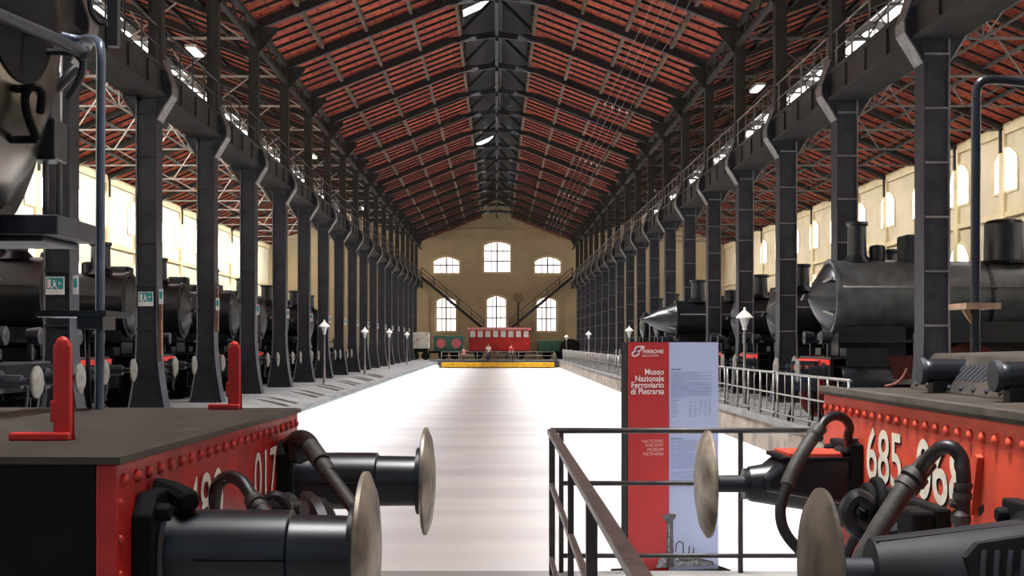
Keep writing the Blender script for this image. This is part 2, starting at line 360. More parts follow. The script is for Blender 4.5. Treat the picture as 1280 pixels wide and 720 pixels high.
# nave roof: tiled slopes, purlins, common rafters, lantern
for s, nm in ((-1, 'left'), (1, 'right')):
    m = MB(); q = [(s * XC, nz(XC)), (s * HB, nz(HB)), (s * HB, nz(HB) + .12), (s * XC, nz(XC) + .12)]
    m.prism(q, lambda u, v, k: (u, Y0 if k == 0 else Y1, v)); struct(m.build('ceiling_' + nm, tile))
    m = MB()
    for t in (1.5, 3.1, 4.7, 6.3):
        z = nz(t); m.bar((s * t, Y0, z - .10), (s * t, Y1, z - .10), .12, .16)
    struct(m.build('trim_%d' % (7 if s < 0 else 8), purlin_m))
    m = MB(); y = FR[0] - 6
    while y < Y1:
        for k in range(1, 6):
            m.bar((s * XC, y + k, nz(XC) - .045), (s * HB, y + k, nz(HB) - .045), .06, .09)
        y += 6
    struct(m.build('trim_%d' % (9 if s < 0 else 10), iron_dark))
    # eave girder with lattice
    m = MB().box(s * 7.55, s * 7.7, Y0, Y1, 11.55, 11.72); m.box(s * 7.55, s * 7.7, Y0, Y1, 10.95, 11.07)
    y = FR[0]
    while y < Y1 - 6:
        for k in range(6):
            a, b = (11.05, 11.55) if k % 2 else (11.55, 11.05)
            m.bar((s * 7.62, y + k, a), (s * 7.62, y + k + 1, b), .07, .05)
        y += 6
    struct(m.build('trim_%d' % (11 if s < 0 else 12), girder_m))
    # lantern side boards with louvre gaps
    m = MB(); zb = nz(HB); m.box(s * HB, s * (HB + .06), Y0, Y1, zb, zb + .25); m.box(s * HB, s * (HB + .06), Y0, Y1, zb + .75, zb + .98)
    for y in FR: m.box(s * (HB - .05), s * (HB + .06), y - 1.7, y + 1.7, zb + .2, zb + .8)
    m.prism([(s * (HB + .5), zb + .84), (0, 16.0), (0, 16.12), (s * (HB + .5), zb + .96)], lambda u, v, k: (u, Y0 if k == 0 else Y1, v))
    struct(m.build('ceiling_lantern_' + nm, board))
    nwin += 1
    m = MB()
    for k in range(2, 18):
        if (k * 7 + (s > 0) * 3) % 4 == 1: m.box(s * (HB + .1), s * (HB + .12), FR[k] + 1.8, FR[k] + 4.2, zb + .25, zb + .75)
    struct(m.build('window_%d' % nwin, pane))
    m = MB()
    for k in range(0, 18):
        if (k * 7 + (s > 0) * 3) % 4 != 1: m.box(s * (HB + .1), s * (HB + .14), FR[k] + 1.6, FR[k] + 4.4, zb + .2, zb + .8)
    m.box(s * (HB + .1), s * (HB + .14), Y0, FR[0] + .1, zb + .2, zb + .8)
    struct(m.build('trim_%d' % (13 if s < 0 else 14), board))
    # aisle roof with its ridge skylight
    m = MB()
    for (xa, xb) in ((XC, XR - .8), (XR + .8, XW + .3)):
        za, zb2 = az(xa), az(xb)
        m.prism([(s * xa, za), (s * xb, zb2), (s * xb, zb2 + .12), (s * xa, za + .12)], lambda u, v, k: (u, Y0 if k == 0 else Y1, v))
    struct(m.build('ceiling_aisle_' + nm, tile))
    nwin += 1
    m = MB()
    for (xa, xb) in ((XR - .8, XR), (XR, XR + .8)):
        za, zb2 = az(xa) + .1, az(xb) + .1
        m.prism([(s * xa, za), (s * xb, zb2), (s * xb, zb2 + .03), (s * xa, za + .03)], lambda u, v, k: (u, Y0 if k == 0 else Y1, v))
    sk = struct(m.build('window_%d' % nwin, skyglass))
    m = MB(); y = FR[0] - 6
    while y < Y1:
        for k in range(2): m.box(s * (XR - .8), s * (XR + .8), y + k * 3 - .04, y + k * 3 + .04, az(XR) - .16, az(XR) - .05)
        y += 6
    m.box(s * (XR - .06), s * (XR + .06), Y0, Y1, az(XR) - .12, az(XR) + .1)
    m.build('glazing_bar', iron_dark, sk)
    m = MB()
    for x in (9.3, 11.0, 12.7, 14.6, 16.3, 18.1, 19.8, 21.4): m.bar((s * x, Y0, az(x) - .10), (s * x, Y1, az(x) - .10), .10, .14)
    struct(m.build('trim_%d' % (15 if s < 0 else 16), iron_dark))
    m = MB(); y = FR[0]
    while y < Y1:
        for k in range(1, 5):
            yy = y + k * 1.2
            m.bar((s * XC, yy, az(XC) - .045), (s * (XR - .8), yy, az(XR - .8) - .045), .06, .09); m.bar((s * (XR + .8), yy, az(XR + .8) - .045), (s * XW, yy, az(XW) - .045), .06, .09)
        y += 6
    struct(m.build('trim_%d' % (17 if s < 0 else 18), iron_dark))

# two glazed gaps in the left slope of the lantern
for y, d in ((91.2, 1.3), (54.6, 1.0)):
    nwin += 1
    za = lambda x: 16.0 - (16.0 - (nz(HB) + .84)) * x / (HB + .5)
    m = MB().prism([(-1.45, za(1.45) - .03), (-.25, za(.25) - .03), (-.25, za(.25) - .01), (-1.45, za(1.45) - .01)], lambda u, v, k: (u, y + d * k, v))
    struct(m.build('window_%d' % nwin, pane))
# nave trusses
root = None
for i, y in enumerate(FR):
    lab = '%s dark roof truss from the front spanning the nave under red tiles' % ORD[i]
    if root is None:
        root = thing('roof_truss', lab, 'roof truss', (0, y, 0), 0, 'nave roof trusses')
        for s in (-1, 1):
            m = MB(); m.bar((s * 7.75, 0, nz(7.75) - .24), (s * 1.9, 0, nz(1.9) - .20), .2, .30); m.bar((s * 1.9, 0, nz(1.9) - .2), (0, 0, nz(1.5) - .10), .18, .24)
            m.build('rafter', iron_dark, root)
            MB().bar((s * 1.5, 0, nz(1.5)), (0, 0, 15.75), .1, .14).build('lantern_rafter', iron_dark, root)
        m = MB(); m.bar((-1.5, 0, 14.12), (1.5, 0, 14.12), .08, .1); m.build('collar', iron_dark, root)
        m = MB(); m.bar((0, 0, 13.9), (0, 0, 15.7), .12, .12); m.build('king_post', iron_dark, root)
    else: dup(root, (0, y, 0), lab)
struct(MB().bar((0, Y0, 14.25), (0, Y1, 14.25), .14, .3).build('trim_19', iron_dark))
struct(MB().bar((.18, Y0, 15.6), (.18, Y1, 15.6), .1, .2).build('trim_20', iron_dark))

# aisle trusses
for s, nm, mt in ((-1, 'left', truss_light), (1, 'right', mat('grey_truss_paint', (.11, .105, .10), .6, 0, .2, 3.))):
    root = None
    for i, y in enumerate(FR[1:]):
        lab = '%s roof truss from the front over the %s aisle' % (ORD[i], nm)
        if root is None:
            root = thing('aisle_truss', lab, 'roof truss', (0, y, 0), 0, 'roof trusses of the %s aisle' % nm)
            for (xa, xb) in ((XC, XR), (XR, XW - .1)):
                MB().bar((s * xa, 0, az(xa) - .18), (s * xb, 0, az(xb) - .18), .16, .26).build('rafter', iron_dark, root)
            zt = 11.25
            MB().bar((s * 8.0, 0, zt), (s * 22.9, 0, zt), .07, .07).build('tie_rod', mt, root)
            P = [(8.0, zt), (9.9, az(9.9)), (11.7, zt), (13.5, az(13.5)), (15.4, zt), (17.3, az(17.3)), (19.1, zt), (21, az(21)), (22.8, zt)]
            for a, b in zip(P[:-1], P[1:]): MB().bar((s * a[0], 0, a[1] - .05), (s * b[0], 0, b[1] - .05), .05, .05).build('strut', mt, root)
            MB().bar((s * 15.4, 0, zt), (s * 15.4, 0, az(15.4) - .2), .06, .06).build('king_rod', mt, root)
            MB().bar((s * 22.86, 0, 10.2), (s * 22.86, 0, 11.3), .18, .22).build('wall_bracket', iron_dark, root)
        else: dup(root, (0, y, 0), lab)
    # longitudinal wind bracing between trusses
    m = MB()
    m.bar((s * 15.4, FR[1], 11.25), (s * 15.4, FR[-1], 11.25), .07, .07)
    struct(m.build('trim_%d' % (21 if s < 0 else 22), mt))

# crane girders
for s, nm in ((-1, 'left'), (1, 'right')):
    g = thing('crane_girder', 'long dark riveted crane girder along the %s column row, carrying a walkway' % nm, 'girder', (0, 0, 0), 0)
    up = .10 if s < 0 else 0
    a, b = Y0, Y1 - .1
    m = MB().box(s * 7.5, s * 7.56, a, b, 7.1 + up, 7.62 + up); y = FR[0] - 12
    while y < b:
        m.box(s * 7.45, s * 7.5, y - .04, y + .04, 7.1 + up, 7.62 + up); y += 1.5
    m.build('web', girder_m, g); MB().box(s * 8.14, s * 8.2, a, b, 7.1 + up, 7.62 + up).build('web', girder_m, g)
    MB().box(s * 7.42, s * 8.28, a, b, 7.04 + up, 7.1 + up).build('flange', girder_m, g); MB().box(s * 7.42, s * 8.7, a, b, 7.62 + up, 7.68 + up).build('flange', girder_m, g)
    MB().box(s * 7.86, s * 7.93, a, b, 7.68 + up, 7.78 + up).build('crane_rail', steel_dark, g)
    root = None
    for i, y in enumerate([FR[0] - 6] + FR):
        lab = '%s railing bay from the front on the %s crane walkway' % (ORD[i], nm)
        if root is None:
            root = thing('walkway_railing', lab, 'railing', (s * 7.56, y, 7.68 + up), 0, 'railings on the %s crane walkway' % nm)
            for z, r in ((.9, .022), (.48, .016)): MB().cyl((0, 0, z), (0, 5.98, z), r, n=6).build('rail', rail_light if s > 0 else iron, root)
            for k in range(5): MB().cyl((0, .4 + k * 1.3, 0), (0, .4 + k * 1.3, .9), .022, n=6).build('post', rail_light if s > 0 else iron, root)
            MB().cyl((0, .45, 0), (0, 1.2, .88), .014, n=6).build('brace', rail_light if s > 0 else iron, root)
        else: dup(root, (s * 7.56, y, 7.68 + up), lab)

# columns
def column(s, mats):
    M, E = mats
    r = thing('iron_column', 'x', 'column', (0, 0, 0), 0)
    def hw(z): return .235 + (.21 * ((1.9 - z) / 1.9) ** 2 if z < 1.9 else 0)
    zs = [0, .15, .3, .5, .7, .95, 1.2, 1.5, 1.9, 7.04]
    poly = [(-hw(z) + .02, z) for z in zs][::-1] + [(hw(z) - .02, z) for z in zs]
    sh = MB().prism(poly, lambda u, v, k: (u, -.2 + .4 * k, v))
    z = .95
    while z < 6.9: sh.box(-.22, .22, .19, .275, z - .018, z + .018); z += .97
    sh.build('shaft', M, r)
    for q in (-1, 1):
        m = MB()
        for a, b in zip(zs[:-1], zs[1:]): m.add([(q*hw(a)-q*.022,-.27,a),(q*hw(a),-.27,a),(q*hw(a),.27,a),(q*hw(a)-q*.022,.27,a),(q*hw(b)-q*.022,-.27,b),(q*hw(b),-.27,b),(q*hw(b),.27,b),(q*hw(b)-q*.022,.27,b)], [(0,1,5,4),(1,2,6,5),(2,3,7,6),(3,0,4,7),(0,3,2,1),(4,5,6,7)])
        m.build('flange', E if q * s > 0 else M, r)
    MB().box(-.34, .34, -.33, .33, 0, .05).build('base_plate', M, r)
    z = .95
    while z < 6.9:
        MB().box(-.22, .22, -.275, -.19, z - .018, z + .018).build('stiffener', E if s > 0 else M, r); z += .97  # right row only: pale colour imitates light from above
    for q in (-1, 1):
        poly = [(q * .235, 6.62), (q * .57, 7.16), (q * .58, 7.36), (q * .38, 7.95), (q * .235, 7.95)] if q * s < 0 else [(q * .235, 6.62), (q * .55, 7.12), (q * .56, 7.34), (q * .235, 7.34)]
        b = MB().prism(poly, lambda u, v, k: (u, -.20 + .04 * k, v)); b.prism(poly, lambda u, v, k: (u, .16 + .04 * k, v)); br = b.build('bracket', M, r)
        m = MB(); pp = poly[:4] if q * s < 0 else poly[:3]
        for a, c in zip(pp[:-1], pp[1:]): m.bar((a[0], 0, a[1]), (c[0], 0, c[1]), .5, .03, up=(q, 0, 0))
        m.build('bracket_flange', E, br)
    p = MB(); p.box(-s * .17 - .13, -s * .17 + .13, -.13, .13, 7.6, 11.7); p.build('upper_post', iron_dark, r)
    m = MB()
    for q in (-1, 1): m.box(-s * .17 + q * .14 - .014, -s * .17 + q * .14 + .014, -.16, .16, 7.7, 11.6)
    m.build('post_flange', iron_dark, r)
    m = MB().prism([(-s * .17, 10.6), (-s * .9, 11.45), (-s * .9, 11.6), (-s * .17, 11.6)], lambda u, v, k: (u, -.03 + .06 * k, v)); m.build('post_bracket', iron_dark, r)
    return r
for s, nm in ((-1, 'left'), (1, 'right')):
    r = column(s, (iron, iron_edge))
    for i, y in enumerate(FR):
        lab = '%s riveted grey iron column from the front in the %s row' % (ORD[i], nm)
        if i == 0: r.location = (s * XC, y, 0); r['label'] = lab; r['group'] = 'columns of the %s row' % nm
        else: dup(r, (s * XC, y, 0), lab)

# overhead wires on the right slope
wire0 = None
for i in range(4):
    x = 4.9 + .33 * i
    w = MB(); pts = [(x, 8 + k * 4.0, nz(x) - .55 - (.12 if k % 2 else 0)) for k in range(30)]
    w.tube(pts, .012, 5); o = w.build('overhead_wire', rail_light)
    tag(o, '%s of four pale wires strung under the right roof slope, counted from the ridge side' % ORD[i], 'wire', 'wires under the right roof slope', 'thing')
for i, k in enumerate((6, 9, 12, 15)):
    t = thing('insulator_bracket', '%s bracket from the front holding the four wires under the right roof slope' % ORD[i], 'bracket', (5.4, FR[k], nz(5.4)), 0, 'wire brackets')
    MB().bar((-.7, 0, -.42), (.8, 0, -.9), .05, .05).build('cross_arm', iron_dark, t)
    MB().bar((0, 0, -.1), (0, 0, -.65), .05, .05).build('hanger', iron_dark, t)
    for j in range(4): MB().lathe((-.5 + .33 * j, 0, nz(4.9 + .33 * j) - nz(5.4) - .6), (0, 0, 1), [(0, .02), (.03, .05), (.08, .03), (.1, .05), (.14, .02)], 8).build('insulator', lamp_white, t)
# tube lights by the upper posts
root = None
for i, (s, k, z) in enumerate(((-1, 2, 9.9), (-1, 6, 10.3), (-1, 10, 10.3), (1, 3, 10.0), (1, 8, 10.0))):
    lab = '%s small tube lamp from the front hung high beside the %s upper posts' % (ORD[i if s < 0 else i - 3], 'left' if s < 0 else 'right')
    p = (s * 8.6, FR[k] + 1.8, z)
    if root is None:
        root = thing('tube_lamp', lab, 'lamp', p, 0, 'tube lamps beside the upper posts')
        MB().box(-.16, .16, -.6, .6, 0, .08).build('housing', lamp_white, root); MB().box(-.12, .12, -.56, .56, -.03, 0).build('tube', tube_on, root)
        MB().cyl((0, 0, .08), (0, 0, 2.2), .012, n=6).build('hanger', iron_dark, root)
    else: dup(root, p, lab)
# ================================================================= locomotives standing in the aisles
def wheel(r, w=.13, spokes=10):
    m = MB(); n = 24
    m.lathe((0, -w/2, 0), (0, 1, 0), [(0, r * .8), (0, r), (w * .75, r), (w * .78, r * 1.06), (w, r * 1.06), (w, r * .8), (0, r * .8)], n)
    m.lathe((0, -w/2, 0), (0, 1, 0), [(0, r * .2), (w * .9, r * .2)], 12)
    for k in range(spokes):
        a = 2 * PI * k / spokes; m.bar((r*.15*math.cos(a), 0, r*.15*math.sin(a)), (r*.85*math.cos(a), 0, r*.85*math.sin(a)), .06, .05, up=(0, 1, 0))
    return m
def loco(label, loc, rz, rb=.78, zb=2.55, set_=.75, cone=.22, L=9.0, chim=(.62, .22, .80), domes=((1.05, .17, .35, 'r'), (1.85, .30, .55, 's'), (3.9, .42, .85, 'r')), cab=True, body=black, boil=black, frame_m=black_matt, group=None, beam_m=black_matt):
    r = thing('steam_locomotive', label, 'locomotive', loc, rz, group)
    f = -set_
    MB().lathe((f, 0, zb), (-1, 0, 0), [(0, rb * .93), (0, rb + .03), (.08, rb + .03), (.08, rb), (1.7, rb), (1.7, 0)], 32).build('smokebox', boil, r)
    d = MB().lathe((f, 0, zb), (1, 0, 0), [(0, rb * .92), (.05, rb * .88), (cone * .55 + .03, rb * .5), (cone, .06), (cone + .10, .05), (cone + .1, 0)], 32).build('smokebox_door', body, r)
    m = MB()
    for a in (-.5, .5): m.bar((f + .06, rb * .9, zb + a * rb), (f + cone * .6 + .06, .0, zb + a * rb * .5), .05, .03, up=(1, 0, 0))
    m.tube([(f + cone + .1, -.18, zb - .05), (f + cone + .12, .18, zb + .05)], .018, 6); m.build('door_handle', rail_light, d)
    bo = MB().cyl((f - 1.7, 0, zb), (f - L, 0, zb), rb * .97, n=32).build('boiler', boil, r)
    m = MB()
    for t in (1.72, 3.2, 4.8, 6.4, 8.0):
        if t < L: m.lathe((f - t, 0, zb), (-1, 0, 0), [(0, rb * .9), (0, rb * .97 + .018), (.07, rb * .97 + .018), (.07, rb * .9)], 32)
    m.build('boiler_band', body, bo)
    cx, cr, ch = chim
    c = MB().lathe((f - cx, 0, zb + rb - .05), (0, 0, 1), [(0, cr * 1.75), (.06, cr * 1.4), (.16, cr), (ch - .1, cr * .97), (ch - .06, cr * 1.15), (ch, cr * 1.15), (ch, cr * .8), (ch - .3, cr * .78), (ch - .3, 0)], 24).build('chimney', body, r)
    for (dx, dr, dh, kd) in domes:
        if kd == 'r':
            MB().lathe((f - dx, 0, zb + rb - .08), (0, 0, 1), [(0, dr * 1.25), (.07, dr), (dh - dr * .25, dr * .98), (dh - dr * .08, dr * .85), (dh, dr * .5), (dh + .02, 0)], 24).build('steam_dome', body, r)
        else:
            b = MB().box(f - dx - dr, f - dx + dr, -dr * 1.1, dr * 1.1, zb + rb - .2, zb + rb - .05 + dh); b.build('sand_box', body, r, bevel=.06)
    # running board, rails, frame, beam
    zr = 1.62
    for q in (-1, 1):
        MB().box(f - L, -.15, q * .55, q * 1.42, zr, zr + .05).build('running_board', body, r)
        m = MB().tube([(f - .1, q * (rb + .09), zb + .18), (f - L + .2, q * (rb + .09), zb + .18)], .02, 6)
        for t in range(6): m.cyl((f - .3 - t * 1.5, q * (rb - .05), zb + .15), (f - .3 - t * 1.5, q * (rb + .1), zb + .18), .018, n=6)
        m.build('handrail', rail_light if q > 0 else body, r)
        MB().box(f - L - 1, -.05, q * .62, q * .66, .75, 1.35).build('frame', frame_m, r)
        cy = MB().lathe((f + .05, q * 1.12, .82), (-1, 0, 0), [(0, .12), (0, .34), (.05, .36), (.95, .36), (1.0, .34), (1.0, 0)], 24); cy.box(f - .9, f - .05, q * .8, q * 1.3, .95, 1.5)
        cy.build('cylinder', body, r)
        MB().bar((f - 1.0, q * 1.12, .82), (f - 5.6, q * 1.05, .80), .05, .10).build('connecting_rod', rail_light, r)
        for t, wr in ((-.55, .45), (2.1, .78), (3.8, .78), (5.5, .78), (7.2, .5)):
            w = wheel(wr, .13, 10 if wr > .6 else 8).build('wheel', frame_m, r); w.location = (f - t - .6, q * .82, wr)
        b = MB().lathe((0, q * 1.0, 1.04), (1, 0, 0), [(0, .17), (.06, .17), (.06, .11), (.36, .10), (.36, .055), (.56, .05)], 16).build('buffer', body, r)
        MB().lathe((.56, q * 1.0, 1.04), (1, 0, 0), [(0, .05), (0, .235), (.03, .24), (.06, .18), (.08, 0)], 24).build('buffer_disc', mat('dull_buffer_steel', (.12, .115, .10), .6, .1, .3, 8.), b)
        hl = MB().lathe((-.02, q * .75, 1.72), (1, 0, 0), [(-.18, .07), (-.16, .12), (0, .14), (.05, .145), (.05, .1), (.02, .02)], 16); hl.box(-.17, -.1, q * .75 - .05, q * .75 + .05, 1.30, 1.62); hl.build('headlamp', body, r)
        m = MB()
        for t in range(3): m.box(-.35 - .0, -.12, q * 1.2 - .12, q * 1.2 + .12, .35 + t * .38, .38 + t * .38)
        m.bar((-.35, q * 1.32, .33), (-.35, q * 1.32, 1.3), .03, .03); m.build('step', body, r)
    MB().box(-.06, 0, -1.4, 1.4, .86, 1.28).build('buffer_beam', beam_m, r)
    MB().box(-.01, .012, -1.38, 1.38, 1.16, 1.27).build('red_stripe', red_b, r)
    MB().box(-.75, -.02, -1.35, 1.35, 1.28, 1.32).build('front_plate', body, r)
    MB().box(f - 1.5, f - .1, -.5, .5, 1.3, zb - rb + .15).build('saddle', body, r)
    MB().box(f - L - 1, f - 2, -.6, .6, .9, zb - rb + .25).build('ash_pan', body, r)
    h = MB(); h.tube(smooth_path([(0, 0, 1.05), (.22, 0, 1.05), (.3, 0, 1.12), (.26, 0, 1.2), (.18, 0, 1.16)]), .035, 8); h.tube(smooth_path([(.25, 0, 1.05), (.3, .03, .8), (.28, 0, .55), (.3, 0, .45)]), .03, 8)
    h.build('coupling', body, r)
    h = MB()
    for q in (-.4, .4): h.tube(smooth_path([(0, q, .95), (.16, q, 1.0), (.22, q, .85), (.18, q, .55)]), .03, 8)
    h.build('brake_hose', rubber, r)
    if cab:
        x0 = f - L
        for q in (-1, 1):
            MB().prism([(x0, 1.3), (x0, 3.7), (x0 - .2, 3.7), (x0 - .2, 2.6), (x0 - 1.1, 2.6), (x0 - 1.1, 3.7), (x0 - 1.6, 3.7), (x0 - 1.6, 1.3)], lambda u, v, k: (u, q * (1.38 + .03 * k), v)).build('cab_side', body, r)
        MB().box(x0 - .03, x0, -1.4, 1.4, 1.6, 3.7).build('cab_front', body, r)
        MB().prism([(-1.5, 3.65), (-1.0, 3.95), (0, 4.08), (1.0, 3.95), (1.5, 3.65), (1.45, 3.6), (0, 4.0), (-1.45, 3.6)], lambda u, v, k: (x0 + .2 - 2.2 * k, u, v)).build('cab_roof', body, r)
    return r

base = loco('dark locomotive before the first left column, cut off by the left edge', (-7.3, 20.3, 0), 0, group='locomotives in the left aisle', chim=(.75, .24, .8))
LL = ['black locomotive between the first and second columns of the left row', 'black locomotive between the second and third columns of the left row',
      'black locomotive between the third and fourth columns of the left row', 'black locomotive between the fourth and fifth columns of the left row',
      'black locomotive between the fifth and sixth columns of the left row', 'black locomotive between the sixth and seventh columns of the left row',
      'black locomotive between the seventh and eighth columns of the left row', 'black locomotive between the eighth and ninth columns of the left row']
for k, l in enumerate(LL): dup(base, (-8.15 - .12 * (k % 3), 26.5 + 6.05 * k, 0), l)
bpy.data.objects.remove([c for c in base.children if c.name.startswith('red_stripe')][0])
big = loco('grey-green boilered locomotive with a conical door behind the right-hand red beam', (6.72, 28.0, 0), PI, rb=.78, zb=2.58, set_=.30, cone=.42, L=8.0,
     chim=(.62, .20, .86), domes=((1.05, .17, .40, 'r'), (1.85, .30, .58, 's'), (3.75, .42, .95, 'r')), boil=loco_grey, frame_m=red_dark)
cone_l = loco('black locomotive with a long pointed smokebox door above the red panel top', (6.3, 50.8, 0), PI, rb=.72, zb=2.5, set_=.55, cone=1.2, L=7.0,
     chim=(.9, .28, .85), domes=((2.2, .3, .5, 'r'), (4.0, .35, .6, 'r')))
rb_ = loco('dark locomotive between the second and third columns of the right row', (8.2, 32.8, 0), PI, rb=.72, zb=2.45, L=8.0, chim=(.8, .24, .8), domes=((2.0, .3, .5, 's'), (4.0, .38, .7, 'r')), group='locomotives in the right aisle')
for k, l in ((1, 'dark locomotive between the third and fourth columns of the right row'), (2, 'dark locomotive between the fourth and fifth columns of the right row'),
             (4, 'dark locomotive between the sixth and seventh columns of the right row'), (5, 'dark locomotive between the seventh and eighth columns of the right row'),
             (6, 'dark locomotive between the eighth and ninth columns of the right row')):
    dup(rb_, (7.4 if k < 4 else 6.9, 32.8 + 6 * k, 0), l)
# tracks under them
def track(label, loc, x0, x1, left):
    t = thing('railway_track', label, 'track', loc, 0, 'tracks of the %s aisle' % ('left' if left else 'right'))
    for q in (-.82, .82):
        m = MB(); m.bar((x0, q, -.05), (x1, q, -.05), .07, .11)
        if left: m.tube(smooth_path([(x1, q, -.03), (x1 + .5, q, -.10), (x1 + 1.0, q, -.22), (x1 + 1.15, q, -.31)]), .045, 8)
        m.build('rail', steel_dark, t)
    return t
tl = None
for k in range(9):
    lab = '%s track from the front on the left platform, its rails curving down' % ORD[k]
    y = 20.3 if k == 0 else 26.5 + 6.05 * (k - 1)
    if tl is None: tl = track(lab, (0, y, 0), -22, -6.95, True)
    else: dup(tl, (0, y, 0), lab)
tr = None
for k in range(7):
    lab = '%s track from the front on the right platform' % ORD[k]
    y = 28.0 if k == 0 else 32.8 + 6 * (k - 1)
    if tr is None: tr = track(lab, (0, y, 0), 6.35, 22, False)
    else: dup(tr, (0, y, 0), lab)

# ================================================================= foreground locomotive on the left
RL = thing('steam_locomotive', 'near locomotive on the left with red beam numbered 480 017', 'locomotive', (-.852, 4.24, 0), -.034)
m = MB().box(-.05, 0, -1.15, 1.15, .74, 1.335)
for k in range(23): m.ball((.0, -1.10 + k * .1, 1.292), .017, 12, (.8, 1, 1))
for k in range(6): m.ball((.0, -1.12, 1.24 - k * .085), .011, 12, (.8, 1, 1)); m.ball((.0, 1.12, 1.24 - k * .085), .011, 12, (.8, 1, 1))
m.build('buffer_beam', red_l, RL, bevel=.006)
MB().box(-2.9, .012, -1.16, 1.16, 1.335, 1.352).build('footplate', deck_m, RL)
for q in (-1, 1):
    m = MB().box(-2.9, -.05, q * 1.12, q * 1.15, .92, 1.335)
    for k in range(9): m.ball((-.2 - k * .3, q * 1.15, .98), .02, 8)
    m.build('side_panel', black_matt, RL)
for q in (-1, 1): MB().box(-6, -.05, q * .58, q * .62, .55, 1.3).build('frame', red_dark, RL)
for x in (-1.5, -3.2, -4.9):
    for q in (-1, 1):
        w = wheel(.48 if x > -2 else .75).build('wheel', red_dark, RL); w.location = (x, q * .75, .48 if x > -2 else .75)
# smokebox, door, saddle, chimney, boiler
f0, zb, rb = -.905, 2.76, .80
MB().lathe((f0, 0, zb), (-1, 0, 0), [(0, rb * .9), (0, rb + .04), (.1, rb + .04), (.1, rb), (2.2, rb), (2.2, 0)], 48).build('smokebox', black, RL)
door_m = mat('polished_door_steel', (.12, .112, .095), .25, 1., .3, 6., col2=(.22, .20, .165))
d = MB().lathe((f0, 0, zb), (1, 0, 0), [(0, rb * .95), (.03, rb * .93), (.10, rb * .82), (.165, rb * .64), (.205, rb * .46), (.218, rb * .36), (.2, rb * .2)], 48).build('smokebox_door', door_m, RL)
MB().lathe((f0 + .21, 0, zb), (1, 0, 0), [(0, rb * .38), (.012, rb * .375), (.022, rb * .2), (.026, 0)], 48).build('door_centre', black_matt, d)
m = MB()
for zz in (.42,): m.tube(smooth_path([(f0 + .08, -rb * .95, zb + zz), (f0 + .20, -rb * .5, zb + zz), (f0 + .27, 0, zb + zz), (f0 + .2, rb * .5, zb + zz)]), .03, 8)
m.build('door_hinge', black_matt, d)
m = MB(); m.tube(smooth_path([W(46, 174, 4.30), W(35, 146, 4.27), W(31, 124, 4.25), W(36, 111, 4.25), W(47, 110, 4.27), W(52, 118, 4.28), W(50, 140, 4.32)]), .014, 8); m.cyl(W(46, 174, 4.30), W(46, 174, 4.30) + Vector((-.22, 0, 0)), .014, n=8); m.cyl(W(36, 111, 4.25), W(36, 111, 4.25) + Vector((-.22, 0, 0)), .014, n=8); m.build('door_handle', black_matt, RL, True)
MB().cyl((f0 - 2.2, 0, zb), (-6.5, 0, zb), rb * .98, n=40).build('boiler', black, RL)
MB().lathe((f0 - .7, 0, zb + rb - .05), (0, 0, 1), [(0, .40), (.1, .3), (.2, .24), (.9, .23), (.92, .28), (1, .28), (1, .2), (.6, .18), (.6, 0)], 24).build('chimney', black, RL)
MB().box(f0 - 1.6, f0 - .5, -.55, .55, 1.35, 2.2).build('saddle', black, RL)
# red lamp irons standing on the deck
def iron_l(base, h, foot):
    m = MB(); b = Vector(base)
    m.box(b.x - .024, b.x + .024, b.y - .012, b.y + .012, b.z, b.z + h); m.box(b.x - foot, b.x + .024, b.y - .03, b.y + .012, b.z, b.z + .022)
    m.box(b.x - .032, b.x - .01, b.y - .014, b.y + .014, b.z + .05, b.z + .11); m.ball((b.x, b.y, b.z + h), .024, 8, (1, .6, 1))
    return m
iron_l((-1.19, 3.62, 1.352), .262, .14).build('lamp_iron', red_b, RL, True, bevel=.005)
iron_l((-1.05, 5.28, 1.352), .25, .10).build('lamp_iron', red_b, RL, True, bevel=.005)
# bent pipe rail with a step, at the far side of the deck
m = MB(); m.tube(smooth_path([W(124, 511, 5.3), W(125, 380, 5.3), W(126, 120, 5.3), W(126, 66, 5.3), W(122, 52, 5.35), W(108, 49, 5.4), W(84, 47, 5.45), Vector((-2.1, 5.02, 2.9))], 5), .019, 12)
m.build('pipe_rail', mat('blue_grey_pipe', (.10, .13, .18), .3, .3, .2, 6.), RL, True)
m = MB(); c = W(102, 393, 5.25)
m.prism([(-.14, -.15), (.14, -.15), (.14, .15), (-.14, .15)], lambda u, v, k: (c.x + u, c.y + v, c.z - .012 + .024 * k)); m.prism([(.02, -.12), (.12, -.12), (.1, .12), (.04, .12)], lambda u, v, k: (c.x + u, c.y + v, c.z - .06 + .05 * k))
m.tube([(c.x + .02, c.y, c.z - .03), W(112, 511, 5.25)], .010, 8)
m.build('step', black, RL, True)
